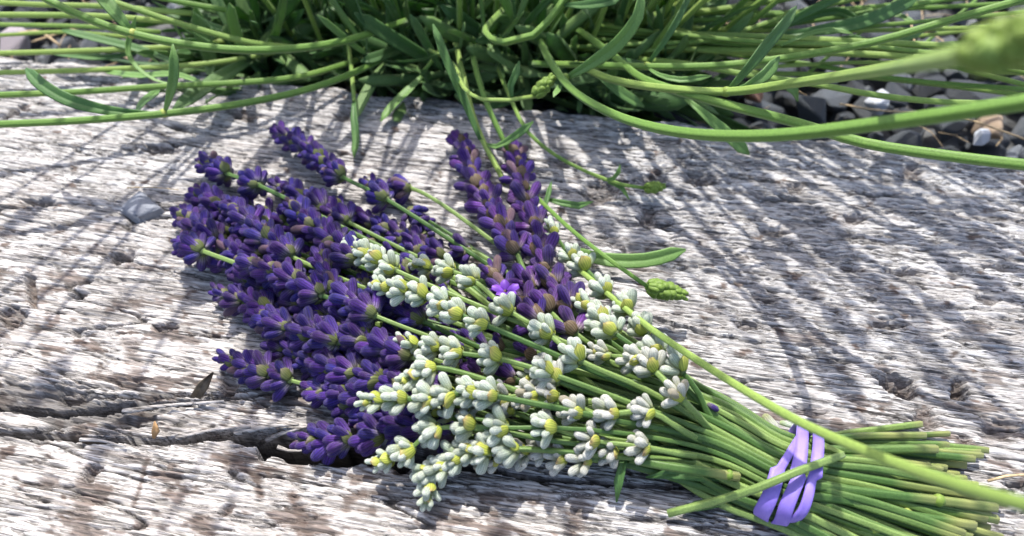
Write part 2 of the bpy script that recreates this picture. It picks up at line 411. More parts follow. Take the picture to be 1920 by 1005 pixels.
# ------------------------------------------------------------------ the timber sleeper
E0 = P(0, 92); E1 = P(1750, 272)
EV = (E1 - E0); EV.z = 0; EV.normalize()
ANG = math.atan2(EV.y, EV.x)
ORG = E0 + EV * ((P(960, 190) - E0).dot(EV))
NV = Vector((EV.y, -EV.x, 0))                       # towards the camera
def ST(px, py):
    d = P(px, py) - ORG
    return d.dot(EV) * 1000, d.dot(NV) * 1000
WIDTH = 245.0
PITS = [  # px, py, half sizes in px, depth mm, brown, tilt
    (24, 210, 13, 20, 2.2, .9, .2), (300, 275, 44, 12, 2.6, .7, .1), (80, 381, 34, 9, 2.6, .5, .0), (226, 482, 28, 14, 3.2, .5, .1),
    (22, 592, 34, 26, 2.2, 1, -.5), (58, 535, 12, 36, 2.6, 1, -.7), (150, 550, 16, 10, 2.2, .5, 0), (310, 610, 24, 13, 2.6, .9, .2),
    (128, 735, 34, 22, 2.6, .5, .1), (235, 715, 34, 12, .9, 1, .1), (1680, 718, 36, 25, 4.0, 1, -.1), (1797, 728, 18, 26, 4.0, 1, .2),
    (1735, 782, 26, 24, 1.8, 1, .1), (1812, 838, 16, 24, 2, .8, .2), (1310, 332, 46, 13, 2.6, .6, .1), (1215, 400, 20, 20, 2.2, .7, 0), (1130, 350, 40, 30, 2.2, .6, .2),
    (1200, 470, 60, 18, 2.0, .5, .2), (1600, 405, 26, 11, 2.4, .7, .2), (1700, 510, 40, 9, 2.8, .5, .1), (1870, 500, 36, 8, 2.4, .4, .1),
    (1715, 322, 22, 18, 1.6, .9, .1), (1525, 772, 44, 12, 1.4, .8, .1), (1870, 800, 40, 26, 1.3, .9, .2), (1490, 350, 20, 12, 2, .6, 0),
    (1660, 610, 44, 9, 2.2, .4, .1), (1400, 610, 30, 10, 1.8, .5, .1), (1590, 500, 22, 9, 2, .4, .1), (1850, 560, 26, 14, 1.2, .5, 0),
    (430, 720, 20, 22, 1.6, .9, -.4), (1230, 330, 30, 12, 2.2, .5, .1), (1450, 430, 34, 10, 1.8, .4, .2), (1060, 300, 30, 14, 1.8, .6, .1),
    (460, 215, 34, 14, 1.6, .8, .1), (650, 215, 26, 12, 1.6, .7, 0), (180, 878, 16, 12, 1.6, .9, 0), (165, 890, 12, 16, 2.4, 1, -.4), (90, 905, 26, 20, .9, .9, 0), (425, 955, 12, 16, 1.2, 1, .3)]
STROKES = [  # brown scars: polyline px, half width px, strength
    ([(400, 855), (450, 868), (478, 890), (488, 925)], 8, 1), ([(545, 930), (560, 960), (575, 1000), (590, 1030)], 10, 1), ([(555, 860), (562, 890)], 14, .8),
    ([(680, 925), (650, 940), (648, 952)], 10, .9), ([(650, 935), (720, 918)], 7, .7), ([(150, 905), (158, 950), (150, 1005)], 16, .8), ([(375, 975), (392, 1000)], 16, .9),
    ([(275, 860), (262, 910), (250, 945)], 4, .9), ([(820, 950), (815, 1000)], 14, .6), ([(430, 870), (470, 860)], 12, .6), ([(200, 850), (270, 862)], 8, .6), ([(240, 640), (250, 690)], 16, .6), ([(1085, 945), (1075, 1000)], 12, .7)]

def sleeper():
    # grid: fine where the photograph sees it, coarse towards the ends
    xs = np.concatenate([np.linspace(-1100, -300, 60, endpoint=False), np.linspace(-300, -205, 90, endpoint=False), np.arange(-205, 250, .72), np.linspace(250, 330, 80, endpoint=False), np.linspace(330, 1100, 60)])
    ys = np.concatenate([np.array([0.0]), np.arange(.4, 200, .30), np.linspace(200, WIDTH, 90)])
    S, T = np.meshgrid(xs, ys, indexing='ij')
    wob = 1.6 * perlin(S / 90, T / 30, 3) + .35 * perlin(S / 26, T / 12, 4) + 6 * perlin(S / 260, T / 90, 5)
    Tw = T + wob
    # knots bend the grain
    for (kx, ky, r, a) in ((1850, 560, 14, 4), (310, 470, 16, 4), (660, 920, 16, 5), (60, 640, 14, 4), (1200, 330, 20, 5)):
        ks, kt = ST(kx, ky); q = np.exp(-(((S - ks) / (r * 1.6)) ** 2 + ((T - kt) / r) ** 2)); Tw = Tw + a * q * np.sign(T - kt) * .6
    chunk = sst(10, 55, S - .25 * T + 12 * perlin(S / 40, T / 40, 9)) * (1 - sst(95, 135, T + 10 * perlin(S / 50, T / 30, 10)))
    right = sst(10, 70, S)
    h = 1.4 * perlin(S / 130, T / 70, 21) + .35 * fbm(S / 45, Tw / 14, 2, 22)
    h += .14 * fbm(S / 40, Tw / 3.4, 3, 23) + .09 * fbm(S / 18, Tw / 1.1, 2, 24)
    dark = []      # creosoted core wood laid open by checks
    # long checks along the grain
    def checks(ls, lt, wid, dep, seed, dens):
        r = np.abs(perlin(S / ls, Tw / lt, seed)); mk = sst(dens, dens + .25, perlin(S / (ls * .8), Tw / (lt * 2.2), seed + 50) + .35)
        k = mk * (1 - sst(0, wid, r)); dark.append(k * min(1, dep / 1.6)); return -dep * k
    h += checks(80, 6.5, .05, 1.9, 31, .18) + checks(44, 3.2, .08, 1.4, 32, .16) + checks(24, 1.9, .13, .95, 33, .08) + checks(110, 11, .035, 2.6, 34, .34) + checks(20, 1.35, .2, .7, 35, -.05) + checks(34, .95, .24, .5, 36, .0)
    # short checks across the grain
    cx = np.abs(perlin(S / 5.5 + .15 * Tw, Tw / 16, 41)); ck = sst(.25, .5, perlin(S / 30, T / 24, 42) + .2)
    h -= (.5 * (1 - right * .4)) * ck * (1 - sst(0, .07, cx))
    # broken, flaky surface on the right half
    d1 = S * .92 + T * .55; d2 = -S * .32 + T * .95
    fl = fbm(d1 / 9.0, d2 / 3.4, 3, 61, .55); fl2 = np.abs(fbm(S / 20, Tw / 3.6, 2, 62))
    h += chunk * (.75 * fl - .8 * (1 - sst(0, .11, fl2)) + .24 * fbm(S / 6, T / 1.6, 2, 63))
    h += right * (1 - chunk) * (.26 * fbm(d1 / 14, d2 / 3.5, 2, 64))
    brown = np.zeros_like(S); soot_shade = .85 * np.clip(np.maximum.reduce(dark) * 1.4, 0, 1)
    # pits
    e1 = fbm(S / 9, T / 3, 3, 71); e2 = fbm(S / 3.5, T / 1.3, 2, 72)
    for (px, py, rx, ry, dep, br, tl) in PITS:
        cs, ct = ST(px, py); a, _ = ST(px + rx, py); _, b = ST(px, py + ry)
        a = abs(a - cs); b = max(abs(b - ct), 1.0)
        ds, dt = S - cs, T - ct; du = ds + tl * dt; dv = dt + tl * .1 * ds
        q = (du / a) ** 2 + (dv / b) ** 2
        q = np.sqrt(q) + .38 * e1 + .22 * e2
        k = 1 - sst(.55, 1.05, q)
        h -= 1.3 * dep * k * (1 + .5 * e2); brown = np.maximum(brown, br * (1 - sst(.5, 1.25, q)) * (.75 + .3 * e2)); soot_shade = np.maximum(soot_shade, (1 - br * .55) * .8 * (1 - sst(.3, .95, q)))
    # scars
    for (pl, hw, st) in STROKES:
        pts = [ST(*p) for p in pl]; best = np.full_like(S, 1e9)
        for (s0, t0), (s1, t1) in zip(pts[:-1], pts[1:]):
            L2 = (s1 - s0) ** 2 + (t1 - t0) ** 2
            u = np.clip(((S - s0) * (s1 - s0) + (T - t0) * (t1 - t0)) / L2, 0, 1)
            best = np.minimum(best, np.hypot(S - s0 - u * (s1 - s0), (T - t0 - u * (t1 - t0))))
        wmm = hw * .17
        k = st * (1 - sst(.35, 1.3, best / wmm + .55 * e1 + .3 * e2)); brown = np.maximum(brown, k * .9); h -= .35 * k
    # big cracks: photo polylines (px,py, half width mm, depth mm)
    def crack(pl, seed, rag):
        nonlocal h, soot_shade
        sp = np.array([[*ST(p[0], p[1]), p[2], p[3]] for p in pl])
        tc = np.interp(S, sp[:, 0], sp[:, 1]); wd = np.interp(S, sp[:, 0], sp[:, 2]); dp = np.interp(S, sp[:, 0], sp[:, 3])
        jag = rag * fbm(S / 16, T / 60, 3, seed) + .25 * perlin(S / 2.5, T / 3, seed + 5)
        d = np.abs(T - tc + jag) / np.maximum(wd, .05) + .25 * perlin(S / 7, T / 2, seed + 3)
        h -= dp * (1 - sst(.82, 1.08, d)) * (wd > .06)
        soot_shade = np.maximum(soot_shade, .97 * (1 - sst(.85, 1.15, d)) * np.clip(dp / 3, 0, 1) * (wd > .06))  # crack insides painted near-black: shade put into the colour over dark inner wood
        return tc
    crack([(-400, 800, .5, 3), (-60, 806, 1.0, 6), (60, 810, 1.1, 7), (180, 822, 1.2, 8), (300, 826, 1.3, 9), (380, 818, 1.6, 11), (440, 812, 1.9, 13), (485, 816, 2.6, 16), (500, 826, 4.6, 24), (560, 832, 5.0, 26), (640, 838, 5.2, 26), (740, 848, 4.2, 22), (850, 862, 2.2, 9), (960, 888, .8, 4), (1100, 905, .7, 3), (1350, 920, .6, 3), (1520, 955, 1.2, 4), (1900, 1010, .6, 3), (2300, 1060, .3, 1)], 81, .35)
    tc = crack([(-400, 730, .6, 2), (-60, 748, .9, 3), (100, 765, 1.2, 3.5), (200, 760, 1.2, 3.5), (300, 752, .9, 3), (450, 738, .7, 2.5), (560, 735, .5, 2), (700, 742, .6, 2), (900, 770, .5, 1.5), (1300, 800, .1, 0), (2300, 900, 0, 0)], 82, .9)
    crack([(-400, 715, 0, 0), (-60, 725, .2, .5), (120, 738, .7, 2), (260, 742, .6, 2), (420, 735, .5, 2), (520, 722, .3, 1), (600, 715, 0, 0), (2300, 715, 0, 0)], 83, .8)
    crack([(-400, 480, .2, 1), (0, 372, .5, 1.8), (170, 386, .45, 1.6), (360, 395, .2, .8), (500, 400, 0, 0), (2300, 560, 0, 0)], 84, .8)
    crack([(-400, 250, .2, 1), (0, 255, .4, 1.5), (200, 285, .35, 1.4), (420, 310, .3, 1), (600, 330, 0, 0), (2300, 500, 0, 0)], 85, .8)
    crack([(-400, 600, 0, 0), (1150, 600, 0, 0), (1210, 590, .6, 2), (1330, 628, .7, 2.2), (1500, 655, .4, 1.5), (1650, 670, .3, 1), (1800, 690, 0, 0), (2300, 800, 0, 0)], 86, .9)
    # the strip between the cracks is sunk and darkly weathered
    strip = sst(-2, 1, T - tc + 1.5 * perlin(S / 20, T / 8, 87)) * (1 - sst(10, 14, T - tc)) * (1 - sst(-100, -60, S))
    h -= .9 * strip
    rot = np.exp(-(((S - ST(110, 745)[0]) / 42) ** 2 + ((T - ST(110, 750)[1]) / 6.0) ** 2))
    h -= 2.2 * sst(.35, .8, rot + .35 * e1); soot_shade = np.maximum(soot_shade, .75 * sst(.3, .7, rot + .4 * e1 + .2 * e2))
    # stains: brown blotches, more of them near the photographer; dark lichen/soot film
    near = sst(60, 150, T)
    bl = fbm(S / 17, Tw / 7.5, 3, 91) + .35 * e2
    brown = np.maximum(brown, (.3 + .5 * near) * sst(.56, .78, bl + .24 * near))
    brown = np.maximum(brown, .9 * sst(.66, .9, fbm(S / 8, T / 6, 3, 92) + .25 * e2))
    soot_shade = np.maximum(soot_shade, .5 * sst(.42, .95, fbm(S / 40, Tw / 5, 3, 93) + .3 * e2))
    grain = fbm(S / 46, Tw / 1.6, 3, 95)
    soot_shade = np.maximum(soot_shade, (.45 + .25 * near) * sst(.34, .66, grain) * sst(-.25, .25, perlin(S / 34, T / 18, 96) + .3 * near))
    soot_shade = np.maximum(soot_shade, .38 * chunk * sst(.2, .7, fbm(d1 / 14, d2 / 6, 3, 97) + .25 * e2))
    cool = np.clip(sst(20, 80, S) * .9 + .75 * (1 - near) + .25 * perlin(S / 60, T / 40, 98), 0, 1)
    # worn far edge and near edge
    edge = 2.2 * perlin(S / 22, T * 0 + 1.7, 99) + 1.2 * perlin(S / 7, T * 0 + 4.1, 100)
    h -= 7 * (1 - sst(-1, 5.5, T + edge)) ** 1.5
    h -= 9 * (sst(WIDTH - 7, WIDTH + 1, T + edge)) ** 1.5
    fade = 1 - sst(320, 420, np.abs(S)) * .6
    h *= fade
    nx, ny = S.shape
    co = np.empty((nx * ny, 3), np.float32)
    co[:, 0] = S.ravel() * .001; co[:, 1] = -T.ravel() * .001; co[:, 2] = h.ravel() * .001
    idx = np.arange(nx * ny).reshape(nx, ny)
    q = np.stack([idx[:-1, :-1], idx[:-1, 1:], idx[1:, 1:], idx[1:, :-1]], -1).reshape(-1, 4)
    # sides down into the ground
    ring = np.concatenate([idx[:, 0], idx[-1, 1:], idx[-2::-1, -1], idx[0, -2:0:-1]])
    base = nx * ny; m = len(ring)
    low = co[ring].copy(); low[:, 2] = -.13
    mid = co[ring].copy(); mid[:, 2] = np.minimum(mid[:, 2] - .02, -.02)
    co = np.concatenate([co, mid, low])
    r2 = base + np.arange(m); r3 = base + m + np.arange(m)
    rn = np.roll(ring, -1); r2n = np.roll(r2, -1); r3n = np.roll(r3, -1)
    sides = np.concatenate([np.stack([ring, rn, r2n, r2], -1), np.stack([r2, r2n, r3n, r3], -1)])
    q = np.concatenate([q, sides]).astype(np.int32)
    me = bpy.data.meshes.new('timber_sleeper')
    me.vertices.add(len(co)); me.vertices.foreach_set('co', co.ravel())
    me.loops.add(q.size); me.loops.foreach_set('vertex_index', q.ravel())
    me.polygons.add(len(q)); me.polygons.foreach_set('loop_start', np.arange(0, q.size, 4, dtype=np.int32)); me.polygons.foreach_set('loop_total', np.full(len(q), 4, np.int32))
    me.update(calc_edges=True); me.validate()
    me.polygons.foreach_set('use_smooth', np.ones(len(q), bool))
    at = me.attributes.new('wear_shade', 'FLOAT_COLOR', 'POINT')
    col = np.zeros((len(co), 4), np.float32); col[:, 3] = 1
    col[:base, 0] = np.clip(brown, 0, 1).ravel(); col[:base, 1] = np.clip(soot_shade, 0, 1).ravel(); col[:base, 2] = cool.ravel()
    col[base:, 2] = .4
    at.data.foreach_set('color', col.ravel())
    me.materials.append(M_WOOD)
    o = bpy.data.objects.new('timber_sleeper', me); link(o)
    o.location = ORG; o.rotation_euler.z = ANG
    tag(o, 'weathered silver-grey timber sleeper with cracks and brown stains, lying under the cut bunch', 'timber')
    return o, xs, ys, h
SLEEPER, GX, GY, GH = sleeper()

def wood_z(p):
    d = Vector(p) - ORG
    s = d.dot(EV) * 1000; t = d.dot(NV) * 1000
    if not (0 <= t <= WIDTH): return None
    i = min(max(np.searchsorted(GX, s), 1), len(GX) - 2); j = min(max(np.searchsorted(GY, t), 1), len(GY) - 2)
    return float(GH[max(i - 3, 0):i + 4, max(j - 6, 0):j + 7].max()) * .001

# ------------------------------------------------------------------ flower pieces (shared meshes)
def bud_mesh(name, mat, ribs, belly, tipr, seed):
    rd = random.Random(seed); ns = 14
    prof = [(0, .20), (.06, .30), (.2, .36), (.4, .36 + belly * .6), (.6, .36 + belly), (.76, .37 + belly * .8), (.87, .31 + tipr), (.95, .21 + tipr * .8), (.99, .12 + tipr * .5), (.975, .06)]
    V, F = [], []
    bend = rd.uniform(-.06, .06); bend2 = rd.uniform(.02, .10)
    for z, r in prof:
        for k in range(ns):
            a = 2 * math.pi * k / ns
            rr = r * (1 + ribs * (1 if k % 2 else -1) * (1 if .1 < z < .9 else .3)) * (1 + .07 * math.sin(2 * a + seed) + .05 * math.sin(3 * a + seed * 2))
            V.append((rr * math.cos(a) + bend * z * z, rr * math.sin(a) - bend2 * z * z, z))
    n = len(prof)
    for i in range(n - 1):
        for k in range(ns):
            F.append((i * ns + k, i * ns + (k + 1) % ns, (i + 1) * ns + (k + 1) % ns, (i + 1) * ns + k))
    V.append((bend, -bend2, .93)); 
    for k in range(ns): F.append(((n - 1) * ns + k, (n - 1) * ns + (k + 1) % ns, len(V) - 1))
    F.append(tuple(reversed(range(ns))))
    for i in range(90):                                # short down on the calyx
        z = rd.uniform(.12, .97); a = rd.uniform(0, 6.283)
        r = float(np.interp(z, [p[0] for p in prof[:9]], [p[1] for p in prof[:9]]))
        c = Vector((r * math.cos(a) + bend * z * z, r * math.sin(a) - bend2 * z * z, z)); nrm = Vector((math.cos(a), math.sin(a), .35 + .8 * max(0, z - .7)))
        tip = c + nrm.normalized() * rd.uniform(.06, .13); sd = Vector((-math.sin(a), math.cos(a), rd.uniform(-.5, .5))) * .013
        n0 = len(V); V += [c - sd - nrm * .02, c + sd - nrm * .02, tip]; F.append((n0, n0 + 1, n0 + 2))
    return mesh(name, V, F, mat)
BUDS = {
    'P': [bud_mesh('bud', M_PURPLE, .09, .05, .02, s) for s in (1, 2, 3, 4)],
    'V': [bud_mesh('bud', M_PURPLE_B, .09, .07, .02, s) for s in (5, 6, 7, 8)],
    'W': [bud_mesh('bud', M_WHITE, .065, .06, .04, s) for s in (9, 10, 11, 12)],
    'D': [bud_mesh('bud', M_WHITE_D, .065, .05, .04, s) for s in (13, 14, 15, 16)]}

def bract_mesh(mat, seed, wide):
    """cupped pointed bract, grows along +Z and leans to +X, unit length"""
    nu, nv = 9, 7; V, F, UV = [], [], []
    rd = random.Random(seed)
    for layer in (0, 1):
        for j in range(nv):
            f = j / (nv - 1)
            wdt = wide * (math.sin(math.pi * min(.5, .18 + f * .6)) if f < .5 else math.cos(math.pi / 2 * ((f - .5) / .5) ** 1.3) ** .9) * .5 + .015
            for i in range(nu):
                a = i / (nu - 1) * 2 - 1
                x = .28 * math.sin(f * 1.9) - .22 * a * a * (wdt / .5) - layer * .03 + .015 * math.cos(a * 9 + seed)
                V.append((x, a * wdt + rd.uniform(-.01, .01), f + .05 * math.sin(seed + a * 3) * f)); UV.append((i / (nu - 1), f))
    m = nu * nv
    for j in range(nv - 1):
        for i in range(nu - 1):
            q = (j * nu + i, j * nu + i + 1, (j + 1) * nu + i + 1, (j + 1) * nu + i)
            F.append(q); F.append(tuple(m + k for k in reversed(q)))
    ringi = [i for i in range(nu)] + [j * nu + nu - 1 for j in range(1, nv)] + [(nv - 1) * nu + i for i in range(nu - 2, -1, -1)] + [j * nu for j in range(nv - 2, 0, -1)]
    for a, b in zip(ringi, ringi[1:] + ringi[:1]): F.append((b, a, a + m, b + m))
    me = mesh('bract', V, F, mat)
    uv = me.uv_layers.new(name='UVMap')
    for lp in me.loops: uv.data[lp.index].uv = UV[lp.vertex_index]
    return me
BRACTS = {'P': [bract_mesh(M_BR_G, s, .95) for s in (1, 2, 3)], 'V': [bract_mesh(M_BR_B, s, .95) for s in (4, 5, 6)],
          'W': [bract_mesh(M_BR_W, s, .95) for s in (7, 8, 9)], 'D': [bract_mesh(M_BR_W, s, .9) for s in (10, 11, 12)]}

def core_mesh(mat):
    V, F, _ = tube([Vector((0, 0, -.0012)), Vector((0, 0, .0012))], [.0011, .0010], .0006, 8, 0)
    return mesh('flower_whorl', V, F, mat)
M_CORE = mat_green('whorl_core_green', (.13, .18, .06), (.2, .25, .09), (.2, .3, .05), .1)
CORE = core_mesh(M_CORE)

def frame_to_quat(z, up):
    z = z.normalized(); x = up - z * up.dot(z)
    x = x.normalized() if x.length > 1e-3 else z.orthogonal().normalized()
    y = z.cross(x)
    return Matrix((x, y, z)).transposed().to_quaternion()

TOCAM = (CAMP - Vector((0, 0, 0))).normalized()
def whorl(parent, pos, axis, kind, size=1.0, n=8, closed=0.0, rd=random, skip_low=True):
    """a ring of calyx buds above a pair of bracts"""
    up = (TOCAM + Vector((0, 0, .6))).normalized()
    q = frame_to_quat(axis, up)
    wo = bpy.data.objects.new('flower_whorl', CORE)
    wo.rotation_mode = 'QUATERNION'; wo.rotation_quaternion = q
    wo.location = pos - WL[parent]; link(wo, parent)
    wzl = wood_z(pos); clr = 99 if wzl is None else pos.z - wzl
    two = 2 if n > 5 else 1
    for ring in range(two):
        m = n if two == 1 else (int(n * .62 + .5) if ring == 0 else n - int(n * .62 + .5))
        off = rd.uniform(0, 6.28)
        for k in range(m):
            a = off + 2 * math.pi * (k + rd.uniform(-.22, .22)) / max(m, 1)
            splay = R(rd.uniform(36, 70)) if ring == 0 else R(rd.uniform(12, 32))
            splay *= (1 - .6 * closed)
            # buds below the stem are pressed flat by the timber or the sprigs underneath
            if math.cos(a) < -.3 and clr < .007: splay *= max(.25, clr / .009)
            ln = (.0054 if kind in 'PV' else .0042) * size * rd.uniform(.82, 1.14); wd = ln * (rd.uniform(.44, .56) if kind in 'PV' else rd.uniform(.50, .62))
            if kind in 'WD': wd *= 1.0
            d = Vector((math.cos(a) * math.sin(splay), math.sin(a) * math.sin(splay), math.cos(splay)))
            b = bpy.data.objects.new('bud', rd.choice(BUDS[kind]))
            b.rotation_mode = 'QUATERNION'; b.rotation_quaternion = Quaternion(d.to_track_quat('Z', 'Y')) @ Quaternion((0, 0, 1), rd.uniform(0, 6.28))
            b.scale = (wd, wd, ln)
            b.location = Vector((math.cos(a), math.sin(a), 0)) * (.0010 * size) + Vector((0, 0, .0010 * size * ring + rd.uniform(-.0005, .0005)))
            link(b, wo)
    off = rd.uniform(-.7, .7)
    for k in range((1 + (rd.random() < .35)) if kind == 'V' else 2 if n > 4 else 1):
        a = off + math.pi * k
        ln = (.0038 if kind in 'PV' else .0038) * size * rd.uniform(.75, 1.1)
        b = bpy.data.objects.new('bract', rd.choice(BRACTS[kind]))
        b.rotation_mode = 'QUATERNION'
        b.rotation_quaternion = Quaternion((0, 0, 1), a) @ Quaternion((0, 1, 0), R(rd.uniform(22, 42)) * (1 - .5 * closed))
        b.scale = (ln, ln, ln)
        b.location = Vector((math.cos(a), math.sin(a), 0)) * (.0011 * size) + Vector((0, 0, -.0012 * size))
        link(b, wo)
    return wo

# ------------------------------------------------------------------ the cut bunch
BC = P(1484, 886, 6.0)
AX = (P(1800, 945, 5) - P(1240, 800, 7)); AX.z = 0; AX.normalize()
AXL = (P(1484, 886, 6) - P(1235, 772, 6)); AXL.z = 0; AXL.normalize()
LAT = Vector((AX.y, -AX.x, 0))                   # towards the camera side
ROWS = [(1.2, 17), (2.85, 16), (4.5, 15), (6.15, 13), (7.8, 10), (9.5, 6)]
SLOTS = []
for r, (z, n) in enumerate(ROWS):
    for k in range(n):
        SLOTS.append([(k - (n - 1) / 2) * 1.68 + random.uniform(-.2, .2), z + random.uniform(-.15, .15), r])

